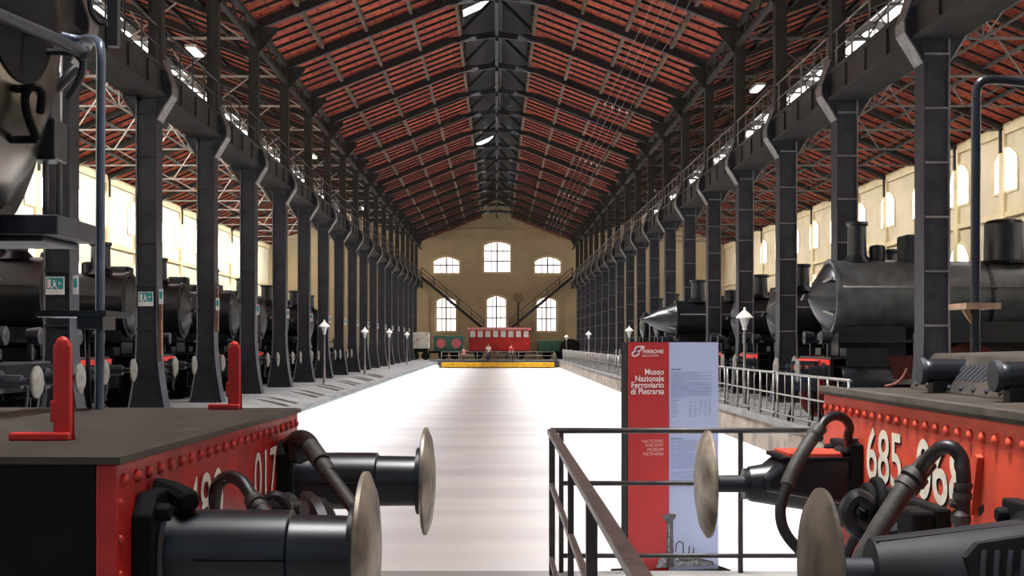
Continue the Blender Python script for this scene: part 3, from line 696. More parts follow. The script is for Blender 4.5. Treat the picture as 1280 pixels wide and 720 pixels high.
# diagonal hand rod, vertical rod, lamp box and shelf beneath the smokebox
m = MB().tube([W(-12, 14, 3.9), W(60, 44, 4.3), W(103, 66, 4.5)], .020, 10); m.ball(W(103, 66, 4.5), .03)
for p in (W(-4, 17, 3.95), W(52, 41, 4.25), W(100, 65, 4.48)): m.cyl(p, p + Vector((-.26, 0, 0)), .012, n=8)
m.build('hand_rod', iron, RL, True)
m = MB(); a = W(74, 60, 4.9); b = W(74, 292, 4.9); m.cyl(a, b, .012, n=8); m.cyl(a + Vector((-.05, 0, 0)), b + Vector((-.05, 0, 0)), .012, n=8); m.build('vertical_rod', iron_edge, RL, True)
m = MB(); c = W(60, 168, 4.8); m.box(c.x - .055, c.x + .05, c.y - .07, c.y + .07, c.z - .10, c.z + .05); m.box(c.x - .035, c.x + .03, c.y - .05, c.y + .05, c.z + .05, c.z + .24); m.cyl((c.x, c.y, c.z + .24), (c.x - .02, c.y, c.z + .34), .03, .015, 10); m.cyl((c.x - .03, c.y, c.z + .1), W(96, 84, 4.85), .02, n=8)
m.build('lubricator', black, RL, True, bevel=.01)
m = MB(); m.tube(smooth_path([W(96, 68, 4.6), W(104, 80, 4.6), W(97, 104, 4.6), W(84, 124, 4.6)]), .014, 8); m.tube(smooth_path([W(112, -8, 4.6), W(114, 14, 4.6), W(124, 28, 4.6), W(134, 30, 4.6)]), .010, 8); m.build('oil_pipe', black, RL, True)
m = MB(); c = W(60, 288, 4.9); m.prism([(-.66, -.25), (.12, -.25), (.12, .2), (-.1, .25), (-.66, .25)], lambda u, v, k: (c.x + u, c.y + v, c.z - .035 + .07 * k)); m.box(c.x - .3, c.x + .05, c.y - .2, c.y + .2, c.z - .055, c.z - .035); m.build('shelf_plate', iron, RL, True, bevel=.006)
m = MB(); c = W(142, -14, 5.0); m.box(c.x - .02, c.x + .02, c.y - .02, c.y + .02, c.z - .22, c.z + .40); m.box(c.x - .75, c.x + .02, c.y - .02, c.y + .02, c.z + .36, c.z + .40); m.build('signal_rod', iron, RL, True)
# buffers
def buffer_left(yy):
    r = MB()
    o = (0, yy, 1.085)
    b = MB().lathe((0, yy, 1.085), (1, 0, 0), [(0, .135), (.04, .13), (.06, .110), (.36, .109), (.365, .098), (.37, .097), (.515, .095), (.52, .0)], 40).build('buffer', black, RL)
    p = MB(); s = .165; pl = [(-s, -s + .05), (-s + .05, -s), (s - .05, -s), (s, -s + .05), (s, s - .05), (s - .05, s), (-s + .05, s), (-s, s - .05)]
    p.prism(pl, lambda u, v, k: (.001 + .05 * k, yy + u, 1.085 + v))
    for i in (-1, 1):
        for j in (-1, 1): p.cyl((.05, yy + i * .118, 1.085 + j * .118), (.085, yy + i * .118, 1.085 + j * .118), .024, n=6)
    p.build('base_plate', black_matt, b, bevel=.006)
    MB().lathe((.515, yy, 1.085), (1, 0, 0), [(0, .09), (0, .128), (.022, .13), (.022, .09)], 32).build('collar', black, b)
    MB().lathe((.537, yy, 1.085), (1, 0, 0), [(0, .10), (0, .19), (.006, .207), (.016, .2075), (.032, .17), (.042, .10), (.046, 0)], 56).build('buffer_disc', steel, b)
    m = MB().tube([(.36, yy - .112, 1.085), (.14, yy - .112, 1.085)], .004, 6); m.build('seam', black_matt, b)
    return b
for q in (-1, 1): buffer_left(q * .875)
# brackets by the buffer bases, coupling, hoses
m = MB(); m.tube(smooth_path([W(180, 618, 3.42), W(200, 612, 3.40), W(222, 618, 3.36), W(238, 628, 3.3)]), [.03] * 18 + [.022], 10); m.ball(W(206, 620, 3.36), .018); m.cyl(W(195, 642, 3.37), W(198, 642, 3.30), .03, n=6); m.build('grab_bracket', black_matt, RL, True)
m = MB(); o = Vector((0, 0, 1.07)); m.box(0, .05, -.13, .13, .88, 1.06); m.tube(smooth_path([(0, 0, 1.0), (.12, 0, .99), (.19, 0, 1.02), (.21, 0, 1.07), (.18, 0, 1.11), (.14, 0, 1.09)]), .03, 10); m.build('draw_hook', black, RL, bevel=.004)
m = MB()
for q in (-1, 1): m.tube(smooth_path([(.15, q * .05, 1.0), (.19, q * .07, .93), (.24, q * .07, .82), (.24, q * .06, .70)]), .016, 8)
m.cyl((.26, -.12, .86), (.26, .12, .86), .03, n=12); m.cyl((.25, 0, .86), (.25, 0, .60), .022, n=10); m.build('screw_coupling', black_matt, RL)
m = MB(); m.tube(smooth_path([W(268, 652, 3.98), W(268, 628, 3.95), W(272, 606, 3.92), W(286, 596, 3.88), W(302, 602, 3.84), W(313, 618, 3.8), W(322, 632, 3.76)]), .0195, 12); m.build('brake_hose', rubber, RL, True)
m = MB(); m.tube([W(316, 624, 3.78), W(326, 638, 3.74)], .027, 12); m.tube([W(326, 637, 3.74), W(336, 650, 3.70)], .023, 12); m.cyl(W(320, 630, 3.765), W(323, 633, 3.75), .031, n=12); m.build('hose_clamp', rubber_worn, RL, True)
m = MB(); m.tube(smooth_path([W(330, 628, 3.95), W(345, 620, 3.95), W(358, 630, 3.95), (W(362, 650, 3.95))]), .017, 10); m.lathe(W(345, 640, 4.05), (1, -.4, .1), [(0, .03), (.02, .055), (.05, .055), (.06, .035), (.1, .03)], 16); m.build('steam_hose', rubber, RL, True)
m = MB(); m.tube(smooth_path([W(380, 618, 4.5), W(388, 628, 4.4), W(400, 642, 4.3), W(408, 662, 4.25)]), [.012] * 4 + [.03] * 6 + [.045] * 9, 10); m.build('heating_hose', rubber, RL, True)
m = MB(); m.tube(smooth_path([W(362, 556, 5.0), W(374, 547, 4.9), W(386, 552, 4.8), W(392, 566, 4.7)]), .030, 12); m.lathe(W(366, 562, 4.95), (1, -.2, 0), [(0, .05), (.03, .055), (.06, .04)], 16); m.build('hose_elbow', rubber, RL, True)
m = MB(); m.tube(smooth_path([W(392, 564, 4.7), W(408, 588, 4.6), W(430, 618, 4.5), W(452, 650, 4.4), W(462, 680, 4.3)]), .024, 12); m.build('brake_hose', rubber_worn, RL, True)
m = MB(); m.tube([W(388, 558, 4.72), W(402, 578, 4.64)], .034, 12); m.tube([W(404, 581, 4.63), W(412, 593, 4.59)], .031, 12); m.build('hose_clamp', rubber_worn, RL, True)
# number
def num(txt, y0, y1, z0, z1, root, x, sgn, m, name, off=.0, track_=1.0):
    me = text_mesh(txt, 1.0, m, Matrix.Identity(4), .0, off=off)
    xs = [v.co.x for v in me.vertices]; ys = [v.co.y for v in me.vertices]
    for v in me.vertices:
        u = (v.co.x - min(xs)) / (max(xs) - min(xs)); w = (v.co.y - min(ys)) / (max(ys) - min(ys))
        v.co = (x, y0 + (y1 - y0) * u, z0 + (z1 - z0) * w)
    return link_mesh(name, me, root)
num('480', -.55, -.13, 1.055, 1.235, RL, .004, 1, white_num, 'number_lettering', .004)
num('017', .32, .70, 1.055, 1.235, RL, .004, 1, white_num, 'number_lettering', .004)

# ================================================================= foreground locomotive on the right
RR = thing('steam_locomotive', 'near locomotive on the right with red beam numbered 685 068', 'locomotive', (1.37, 4.33, 0), 0)
m = MB().box(0, .05, -1.25, 1.2, .72, 1.405)
for k in range(25): m.ball((0, 1.15 - k * .098, 1.352), .018, 12, (.8, 1, 1))
for k in range(5): m.ball((0, 1.15, 1.27 - k * .1), .011, 12, (.8, 1, 1))
m.build('buffer_beam', red_r, RR, bevel=.006)
MB().box(-.012, 3.2, -1.26, 1.21, 1.405, 1.43).build('footplate', deck_m, RR)
m = MB().box(-.02, .03, -1.265, 1.215, 1.418, 1.438); m.build('edge_strip', mat('worn_edge_strip', (.09, .08, .07), .5, .3, .4, 10.), RR)
for q in (-1.25, 1.17): MB().box(.05, 3.2, q, q + .03, .95, 1.405).build('side_panel', red_dark, RR)
for q in (-1, 1): MB().box(.05, 6, q * .58, q * .62, .55, 1.3).build('frame', red_dark, RR)
for x in (1.5, 3.2, 4.9):
    for q in (-1, 1):
        w = wheel(.48 if x < 2 else .8).build('wheel', red_dark, RR); w.location = (x, q * .75, .48 if x < 2 else .8)
MB().lathe((3.2, 0, 2.95), (1, 0, 0), [(0, .8), (0, .84), (.1, .84), (.1, .8), (3.5, .8), (3.5, 0)], 40).build('smokebox', black, RR)
MB().lathe((3.2, 0, 2.95), (-1, 0, 0), [(0, .78), (.05, .7), (.16, .4), (.2, 0)], 40).build('smokebox_door', black, RR)
MB().box(3.7, 5.4, -.6, .6, 1.43, 2.3).build('saddle', black, RR)
# chequered valve chest cover with two tail rod sleeves, standing on the deck
y0, y1 = -1.25, 1.03
c = MB().prism([(.30, 1.43), (.40, 1.575), (.75, 1.585), (.95, 1.43)], lambda u, v, k: (u, y0 + (y1 - y0) * k, v)).build('valve_cover', deck_m, RR, bevel=.01)
m = MB()
for k in range(18):
    y = y1 - .08 - k * .125
    m.ball((.312, y, 1.452), .011, 8)
m.build('cover_bolt', iron, c)
m = MB()
for k in range(22):
    y = y1 - .28 - k * .045
    if abs(y - .27) > .1 or True: m.bar((.335, y, 1.482), (.372, y - .05, 1.535), .012, .008, up=(1, 0, 0))
m.build('tread_ribs', iron, c)
for y in (.63, -.11):
    b = MB().lathe((.23, y, 1.512), (1, 0, 0), [(0, .02), (0, .036), (.012, .044), (.03, .044), (.03, .046), (.20, .047)], 24).build('tail_rod_sleeve', black, RR)
    MB().lathe((.215, y, 1.512), (1, 0, 0), [(0, .025), (0, .05), (.02, .052), (.02, .03)], 24).build('end_ring', iron, b)
    MB().box(.26, .34, y - .03, y + .03, 1.43, 1.48).build('support', black, b)
m = MB(); m.tube(smooth_path([W(1134, 461, 5.38), W(1128, 472, 5.38), W(1119, 480, 5.38), W(1106, 483, 5.38)]), .006, 8); m.build('copper_pipe', mat('reddish_pipe', (.16, .05, .04), .5, .3, .3, 8.), RR, True)
# tall bent pipe with a step
m = MB(); m.tube(smooth_path([(W(1219, 486, 5.42)), W(1219, 380, 5.42), W(1220, 150, 5.42), W(1220, 120, 5.42), W(1224, 105, 5.42), W(1236, 100, 5.42), W(1262, 101, 5.42), W(1310, 107, 5.42)], 5), .0195, 12); m.build('pipe_rail', mat('dark_pipe', (.02, .024, .032), .3, .3, .3, 6.), RR, True)
c = W(1221, 383, 5.42); m = MB().box(c.x - .075, c.x + .065, c.y - .09, c.y + .12, c.z - .012, c.z + .012); m.bar((c.x - .05, c.y, c.z - .012), (c.x, c.y, c.z - .09), .02, .02); m.build('step', mat('worn_wood_step', (.34, .22, .14), .6, 0, .3, 10.), RR, True)
# buffers
def buffer_right(yy, z, far):
    b = MB().lathe((0, yy, z), (-1, 0, 0), [(0, .15), (.05, .148), (.07, .118), (.12, .112), (.385, .070), (.40, .066), (.40, .03)], 40).build('buffer', black, RR)
    p = MB(); s = .165; p.prism([(-s, -s), (s, -s), (s, s), (-s, s)], lambda u, v, k: (-.001 - .045 * k, yy + u, z + v))
    for i in (-1, 1):
        for j in (-1, 1): p.cyl((-.045, yy + i * .125, z + j * .125), (-.075, yy + i * .125, z + j * .125), .022, n=6)
    p.build('base_plate', black_matt, b, bevel=.006)
    MB().lathe((-.39, yy, z), (-1, 0, 0), [(0, .0), (0, .034), (.165, .033), (.165, 0)], 20).build('plunger', iron, b)
    m = MB().lathe((-.40, yy, z), (-1, 0, 0), [(0, .04), (0, .060), (.02, .060), (.02, .04)], 24); m.build('collar', black, b)
    MB().lathe((-.545, yy, z), (-1, 0, 0), [(0, .04), (0, .19), (.006, .207), (.016, .2075), (.034, .18), (.05, .11), (.055, 0)], 56).build('buffer_disc', steel if far else steel_dark, b)
    return b
b1 = buffer_right(.76, 1.075, True)
m = MB().box(-.30, 0, .60, .92, 1.175, 1.19); m.build('top_plate', black_matt, b1, bevel=.003)
m = MB().box(-.27, -.0, .62, .90, 1.19, 1.202); m.build('red_cap_plate', red_r, b1)
m = MB().prism([(0, 1.2), (-.28, 1.175), (-.36, 1.11), (-.36, 1.06), (0, 1.0)], lambda u, v, k: (u, .62 + .28 * k, v)); m.build('housing', black, b1, bevel=.015)
b2 = buffer_right(-1.03, 1.048, False)
m = MB().lathe((0, -1.03, 1.048), (-1, 0, 0), [(0, .135), (.03, .134), (.10, .124), (.42, .086), (.435, .08), (.435, 0)], 40); m.prism([(-.02, 1.178), (-.10, 1.168), (-.43, 1.128), (-.43, 1.10), (-.02, 1.10)], lambda u, v, k: (u, -1.065 + .07 * k, v)); m.build('housing', mat('dusty_black_iron', (.010, .011, .014), .6, 0, .4, 9., spec=.35), b2)
m = MB().prism([(-.06, 1.05), (-.03, 1.13), (-.05, 1.16), (-.21, 1.135), (-.24, 1.10), (-.22, 1.04)], lambda u, v, k: (u, -1.150 + .03 * k, v)); m.build('spring_slot_shade', mat('slot_shade', (.002, .002, .002), .9), b2)  # raised near-black slab, painting the shade inside the slot
m = MB()
for k in range(5): m.tube([(-.20 + k * .032, -1.151, 1.055), (-.20 + k * .032, -1.155, 1.09), (-.195 + k * .032, -1.151, 1.12)], .007, 8)
m.build('coil_spring', iron, b2)
m = MB().box(-.40, -.02, -1.17, -.90, 1.24, 1.25)
# draw gear cluster
m = MB(); m.box(-.05, 0, -.36, .34, .88, 1.12); m.box(-.12, -.05, -.36, -.20, .98, 1.11)
for k in range(3): m.lathe((-.05 - .03 * k, .20, 1.06), (-1, 0, 0), [(0, .05), (0, .10 - .02 * k), (.03, .10 - .02 * k), (.03, .04)], 24)
m.build('draw_gear_box', black_matt, RR, bevel=.01)
m = MB(); m.tube(smooth_path([(-.05, 0, 1.0), (-.14, 0, .99), (-.20, 0, 1.02), (-.22, 0, 1.07), (-.19, 0, 1.11), (-.15, 0, 1.09)]), .03, 10); m.build('draw_hook', black, RR)
m = MB()
for q in (-1, 1): m.tube(smooth_path([(-.16, q * .05, 1.0), (-.20, q * .07, .92), (-.22, q * .07, .78), (-.2, q * .06, .66)]), .016, 8)
m.cyl((-.22, -.14, .84), (-.22, .14, .84), .028, n=12); m.cyl((-.22, .14, .84), (-.22, .30, .84), .014, n=8); m.build('screw_coupling', black, RR)
# hoses: far pair end and near pair end
m = MB(); m.tube(smooth_path([W(1062, 560, 5.0), W(1060, 545, 4.98), W(1062, 534, 4.96), W(1055, 523, 4.93), W(1042, 520, 4.9), W(1030, 527, 4.87), W(1023, 540, 4.85)]), .0175, 12); m.build('brake_hose', rubber, RR, True)
m = MB(); m.tube([W(1064, 566, 5.0), W(1064, 548, 5.0)], .026, 12); m.cyl(W(1064, 556, 5.0), W(1064, 552, 5.0), .032, n=12); m.tube([W(1063, 600, 5.0), W(1064, 566, 5.0)], .02, 12); m.build('hose_coupling', rubber_worn, RR, True)
m = MB(); m.tube(smooth_path([W(1026, 534, 4.85), W(1010, 555, 4.82), W(993, 585, 4.78), W(984, 606, 4.76)]), .0265, 14); m.cyl(W(1021, 541, 4.84), W(1017, 546, 4.84), .033, n=14); m.build('hose_sleeve', rubber_worn, RR, True)
m = MB(); m.tube(smooth_path([W(986, 602, 4.76), W(977, 628, 4.74), W(976, 648, 4.73), W(983, 668, 4.72), W(1002, 690, 4.72), W(1024, 706, 4.8), W(1050, 712, 5.0)]), .0205, 12); m.build('brake_hose', rubber, RR, True)
m = MB(); m.tube(smooth_path([W(1205, 612, 3.68), W(1204, 590, 3.68), W(1201, 572, 3.69), W(1190, 560, 3.70), W(1176, 560, 3.72), W(1162, 572, 3.75), W(1152, 586, 3.80)]), .0205, 12); m.build('brake_hose', rubber, RR, True)
m = MB(); m.tube([W(1203, 655, 3.68), W(1204, 610, 3.68)], .021, 12); m.cyl(W(1203, 624, 3.68), W(1203, 617, 3.68), .028, n=8); m.cyl(W(1204, 610, 3.68), W(1204, 604, 3.68), .026, n=12); m.ball(W(1201, 648, 3.68), .030, 10); m.cyl(W(1187, 628, 3.68), W(1203, 634, 3.68), .012, n=8); m.build('hose_coupling', rubber_worn, RR, True)
m = MB(); m.tube([W(1160, 577, 3.83), W(1130, 612, 3.8), W(1098, 662, 3.78), W(1076, 702, 3.78)], .0295, 14); m.cyl(W(1146, 593, 3.815), W(1140, 600, 3.81), .040, n=14); m.cyl(W(1137, 604, 3.81), W(1131, 611, 3.805), .038, n=14); m.build('hose_sleeve', rubber_worn, RR, True)
m = MB(); m.tube(smooth_path([W(1236, 640, 3.75), W(1246, 634, 3.7), W(1268, 636, 3.6), W(1300, 644, 3.5)]), .032, 10); m.build('grab_bracket', black_matt, RR, True)
m = MB(); m.bar((-.010, -.61, 1.30), (-.008, -.55, 1.13), .022, .018, up=(1, 0, 0)); m.build('lifting_lug', red_r, RR)
num('685', .545, .13, 1.118, 1.312, RR, -.004, -1, white_num, 'number_lettering', .012)
num('068', -.03, -.485, 1.118, 1.312, RR, -.004, -1, white_num, 'number_lettering', .012)
num('685', .540, .125, 1.113, 1.307, RR, -.002, -1, black_matt, 'number_shadow', .014)
num('068', -.035, -.490, 1.113, 1.307, RR, -.002, -1, black_matt, 'number_shadow', .014)
# ================================================================= platform railing in front of the pit
X0 = .378
r = thing('pit_railing', 'dark pipe railing across the platform edge in front of the red and blue panel', 'railing', (X0, 9.28, 0), 0)
for z, h in ((1.0, .020), (.63, .017), (.12, .017)): MB().cyl((0 if z > .9 else .06, 0, z), (2.6, 0, z), h, n=8).build('rail', rail_dark, r)
for x in (.015, .075, 1.335, 2.58): MB().box(x - .016, x + .016, -.014, .014, 0, 1.0).build('post', rail_dark, r)
r = thing('ramp_railing', 'dark worn handrail running from the panel towards the viewer, with square posts', 'railing', (X0, 9.2, 0), 0)
MB().bar((0, 0, 1.0), (0, -7.6, 1.0), .055, .035).build('handrail', rail_worn, r, bevel=.006)
MB().bar((0, 0, .63), (0, -7.6, .63), .028, .028).build('mid_rail', rail_worn, r)
MB().bar((0, .02, .12), (0, -7.6, .12), .028, .028).build('low_rail', rail_worn, r)
for y, w in ((-.02, .03), (-2.45, .030), (-3.93, .045), (-5.6, .045), (-7.5, .045)): MB().box(-w / 2, w / 2, y - w / 2, y + w / 2, 0, .985).build('post', rail_dark, r)

# ================================================================= the information totem in the pit
TX, TY = 1.33, 13.4
T = thing('information_totem', 'tall red and pale blue museum panel standing in the pit behind the railing', 'information panel', (TX, TY, -.75), math.radians(15))
TW, TH = 1.0, 2.375
RW = .445
MB().box(0, TW, .006, .20, 0, TH).build('casing', casing, T, bevel=.008)
MB().box(-.08, TW + .08, -.12, .28, 0, .03).build('base_plate', casing, T)
MB().box(0.006, RW, -.006, .02, .03, TH - .004).build('red_panel', red_sign, T)
MB().box(RW + .004, TW - .006, -.006, .02, .03, TH - .004).build('pale_blue_panel', blue_sign, T)
def tz(py): return TH - (py - 428) * 13.4 / F
def tx(px): return (px - 784.5) * 13.45 / F
def tput(txt, xr, zb, size, m, name, align='RIGHT', off=0., sx=1.0):
    return link_mesh(name, text_mesh(txt, size, m, XZ(-.008) , .001, align, off, sx) if False else text_mesh(txt, size, m, Matrix.Translation((xr, 0, zb)) @ XZ(-.0085), .001, align, off, sx), T)
for t, y in (('Museo', 469), ('Nazionale', 477.5), ('Ferroviario', 485.5), ('di Pietrarsa', 493.5)): tput(t, tx(832.5), tz(y), .086, white_p, 'title_line', 'RIGHT', .0012, .92)
for t, y in (('NATIONAL', 554.5), ('RAILWAY', 559.5), ('MUSEUM', 565), ('PIETRARSA', 570.5)): tput(t, tx(832), tz(y), .046, mat('pale_red_print', (.72, .40, .40), .6, 0, .05), 'subtitle_line', 'RIGHT', .0)
tput('FERROVIE', tx(804), tz(442.2), .052, white_p, 'logo_name', 'LEFT', .001, 1.0); tput('DELLO STATO', tx(803), tz(446.3), .025, white_p, 'logo_name', 'LEFT', 0, 1.1)
# slanted double-curl emblem
def flat(name, pts, w, m, y=-.0085, loop=False):
    me = MB()
    for a, b in zip(pts[:-1], pts[1:]): me.bar((a[0], y, a[1]), (b[0], y, b[1]), w, .003, up=(0, -1, 0))
    return me.build(name, m, T)
cx, cz = tx(797), tz(439.5)
def el(ox, oz, rx, rz, a0, a1, sl=.35, n=14): return [(cx + ox + rx * math.cos(a0 + (a1 - a0) * i / n) + sl * (oz + rz * math.sin(a0 + (a1 - a0) * i / n)), cz + oz + rz * math.sin(a0 + (a1 - a0) * i / n)) for i in range(n + 1)]
flat('logo_emblem', el(0, .022, .036, .026, -.5 * PI, 1.15 * PI), .014, white_p); flat('logo_emblem', el(-.012, -.024, .036, .026, .5 * PI, 2.1 * PI), .016, white_p)
flat('logo_emblem', el(-.004, 0, .012, .030, .45 * PI, 1.5 * PI), .012, purple, -.0087)
flat('logo_emblem', [(cx + .03, cz + .045), (cx + .072, cz + .045), (cx + .055, cz + .02)], .018, white_p)
# rows of small print
def rows(name, px0, px1, py0, py1, step, m, h=.35, gap=.07, seed=1):
    rnd = random.Random(seed); me = MB(); y = py0
    while y < py1:
        x = tx(px0)
        end = tx(px1 if rnd.random() < .8 else px0 + (px1 - px0) * rnd.uniform(.3, .8))
        while x < end - .01:
            w = min(rnd.uniform(.012, .045), end - x); me.box(x, x + w, -.009, -.0065, tz(y + step * h), tz(y)); x += w + .009
        y += step
    me.build(name, m, T)
rows('small_heading', 842, 856, 461.8, 462.6, 2, ink, .7, seed=3)
rows('small_print', 842, 897, 466, 498, 2.25, ink_soft, .40, seed=4)
rows('small_table', 842, 852, 501, 524, 3.0, ink_soft, .40, seed=5)
for k, c in enumerate((866, 873, 880, 887, 893)): rows('small_table', c, c + 4, 503, 524, 3.0, ink_soft, .40, seed=6 + k)
rows('small_heading', 842, 858, 549.5, 550.2, 2, ink, .7, seed=12)
rows('small_print', 842, 897, 553, 587, 2.25, ink_soft, .40, seed=13)
rows('small_print', 842, 872, 592, 612, 2.6, ink_soft, .40, seed=14)
# printed picture of an old engine along the foot
def pic(name, pts, m, y=-.0085):
    me = MB(); P = [(tx(a), tz(b)) for a, b in pts]
    me.prism(P, lambda u, v, k: (u, y - .0012 + .004 * k, v)); return me.build(name, m, T)
pic('printed_chimney', [(835, 712), (836.5, 656), (833, 652), (831, 648), (832, 645.5), (840, 644.5), (848, 645.5), (848.5, 648.5), (846, 652), (844.5, 655), (845.5, 712)], print_dark)
pic('printed_chimney', [(838.2, 700), (838.6, 657), (840, 657), (839.8, 700)], print_mid, -.0095)
pic('printed_boiler', [(822, 712), (824, 704), (828, 698), (834, 694.5), (842, 694), (848, 698), (853, 705), (854, 712)], print_mid)
pic('printed_boiler', [(853, 712), (852, 701), (856, 699), (866, 702), (876, 701), (888, 704), (899, 707), (901, 712)], print_dark)
pic('printed_boiler', [(846, 712), (848, 704), (862, 706), (878, 705), (896, 709), (898, 712)], print_mid, -.0095)
for a, b in (((848, 693), (849, 683)), ((849, 683), (853, 679.5)), ((853, 679.5), (858, 682)), ((858, 682), (859, 700)), ((866, 700), (866.5, 686)), ((872, 700), (872.5, 688))):
    flat('printed_pipe', [(tx(a[0]), tz(a[1])), (tx(b[0]), tz(b[1]))], .012, print_dark)

# ================================================================= platform furniture
root = None
for k in range(16):
    y = 22.3 + 6.1 * k
    lab = '%s length from the front of the pale pipe railing along the right pit edge' % ORD[k]
    if root is None:
        root = thing('platform_railing', lab, 'railing', (5.98, y, .012), 0, 'railings along the right pit edge')
        for z in (.96, .52, .10): MB().cyl((0, 0, z), (0, 5.9, z), .026 if z > .9 else .019, n=8).build('rail', rail_light, root)
        for t in range(5): MB().cyl((0, .12 + t * 1.42, 0), (0, .12 + t * 1.42, .96), .026, n=8).build('post', rail_light, root)
        for t in range(4): MB().cyl((0, .12 + (t + .5) * 1.42, .10), (0, .12 + (t + .5) * 1.42, .96), .012, n=6).build('baluster', rail_light, root)
    else: dup(root, (5.98, y, .012), lab)
root = None
for (x, y, h, lab) in ((6.12, 32.6, 2.40, 'white street lamp right of the panel, by the pale railing'), (6.12, 61, 2.36, 'white street lamp showing just above the red top of the panel'),
        (6.12, 88, 2.36, 'slim lamp post by the right pit edge, left of the panel'), (6.12, 116, 2.30, 'farthest lamp post of the right pit edge, before the end wall'),
        (-6.6, 50.5, 2.45, 'white street lamp on the left platform, nearest of its row'), (-6.6, 81, 2.45, 'second street lamp from the front on the left platform'),
        (-6.6, 66, 2.35, 'slim lamp post between the first two lamps of the left platform'), (-6.6, 97, 2.4, 'third street lamp from the front on the left platform')):
    if root is None:
        root = thing('street_lamp', lab, 'lamp', (x, y, 0), 0, 'lamps along the pit')
        MB().lathe((0, 0, 0), (0, 0, 1), [(0, .10), (.04, .10), (.06, .06), (.5, .045), (.52, .036), (1.92, .032)], 12).build('pole', rail_light, root)
        MB().lathe((0, 0, 1.92), (0, 0, 1), [(0, .04), (.03, .07), (.05, .05), (.30, .13), (.31, .13)], 8, False).build('lantern', lamp_glass, root)
        MB().lathe((0, 0, 2.22), (0, 0, 1), [(0, .21), (.02, .21), (.13, .11), (.19, .04), (.22, .03), (.25, .035), (.28, 0)], 16).build('cap', lamp_white, root)
    else: dup(root, (x, y, 0), lab, scale=(1, 1, h / 2.45))
# exhibit board on splayed legs by the railing
t = thing('exhibit_board', 'low dark board with red edge and splayed legs behind the pale railing', 'board', (6.28, 27.0, 0), .05)
MB().box(-.26, .32, -.02, .02, .62, 1.24).build('panel', mat('board_navy', (.012, .016, .035), .5, 0, .3), t, bevel=.006)
MB().box(.30, .345, -.03, .03, .55, 1.26).build('edge', red_b, t)
m = MB()
for k, w in enumerate((.07, .05, .08, .06)): m.box(-.22 + k * .12, -.22 + k * .12 + w, -.027, -.02, 1.06, 1.16)
m.build('title_marks', mat('orange_print', (.75, .16, .02), .5, 0, .2), t)
MB().box(-.22, .26, -.027, -.02, .84, 1.0).build('picture_strip', mat('blue_picture', (.05, .10, .22), .5, 0, .5, 8.), t)
for s in (-1, 1): MB().bar((.02 + s * .16, 0, .64), (.02 + s * .34, 0, .0), .05, .05).build('leg', black_matt, t)
for s in (-1, 1): MB().bar((.02 + s * .16, 0.02, .64), (.02 + s * .26, .35, .0), .04, .04).build('leg', black_matt, t)
# signs on the left columns
def exit_sign(label, x, y, z):
    t = thing('emergency_sign', label, 'sign', (x, y, z), 0, 'emergency signs on the left columns')
    MB().box(-.17, .17, -.012, 0, -.15, .17).build('plate', white_p, t)
    MB().box(-.15, .15, -.016, -.012, -.05, .15).build('teal_field', teal, t)
    m = MB(); m.box(-.03, .02, -.019, -.016, .0, .07); m.box(-.03, .0, -.019, -.016, .08, .11); m.bar((-.02, -.0175, .0), (-.07, -.0175, -.04), .02, .003, up=(0, -1, 0)); m.bar((.01, -.0175, .0), (.05, -.0175, -.04), .02, .003, up=(0, -1, 0))
    m.prism([(.07, .02), (.12, .05), (.07, .08)], lambda u, v, k: (u, -.019 + .003 * k, v)); m.box(-.13, -.07, -.019, -.016, -.03, .12); m.build('pictogram', white_p, t)
    return t
exit_sign('white and teal emergency sign on the first left column, above the red upright handle', -7.87, 23.52, 2.62)
exit_sign('white and teal emergency sign on the second left column', -7.85, 29.52, 2.58)
root = None
for k in range(0, 16):
    lab = 'narrow white plate projecting from the nave side of the %s left column' % ORD[k]
    p = (-7.60 + .02, FR[k] - .05, 2.62)
    if root is None:
        root = thing('sign_plate', lab, 'sign', p, 0, 'white plates on the left columns')
        MB().box(0, .10, -.16, -.15, -.14, .2).build('plate', white_p, root); MB().box(-.02, .10, -.155, -.145, .1, .12).build('arm', iron, root)
        MB().box(.02, .08, -.165, -.16, -.02, .14).build('teal_mark', teal, root)
    else: dup(root, p, lab)
root = None
for k, (s, kk, z0, z1) in enumerate(((-1, 1, 1.2, 2.7), (-1, 2, 1.9, 3.2))):
    t = thing('cable_duct', 'reddish brown cable duct on the nave side of the %s left column' % ORD[kk], 'duct', (-7.585, FR[kk] - .1, 0), 0, 'cable ducts on the left columns')
    MB().box(-.02, .06, -.05, .05, z0, z1).build('duct', mat('brown_duct', (.17, .085, .055), .6, 0, .2), t, bevel=.008); MB().box(-.02, .07, -.06, .06, z1 - .12, z1 - .06).build('clip', iron_edge, t)

# ================================================================= far end: traverser, carriage, wagons, stairs
t = thing('traverser', 'low yellow fronted traverser bridge spanning the pit at the far end', 'traverser', (.1, 121.5, -.75), 0)
MB().box(-5.2, 5.2, -.14, 0, .08, .52).build('front_beam', yellow, t, bevel=.03); MB().box(-5.2, 5.2, 0, 3.0, .40, .50).build('deck', platform_m, t)
MB().box(-5.2, 5.2, 3.0, 3.12, .08, .52).build('rear_beam', yellow, t)
for x in (-5.2, -3.6, -1.9, 0, 1.9, 3.6, 5.2): MB().cyl((x, .1, .5), (x, .1, 1.52), .035, n=6).build('post', rail_light, t)
for z in (1.5, 1.15, .8): MB().cyl((-5.2, .1, z), (5.2, .1, z), .03, n=6).build('rail', rail_light, t)
for x in (-4.6, -1.5, 1.5, 4.6):
    w = wheel(.2, .1, 6).build('wheel', black_matt, t); w.location = (x, 1.5, .2); w.rotation_euler = (0, 0, PI / 2)
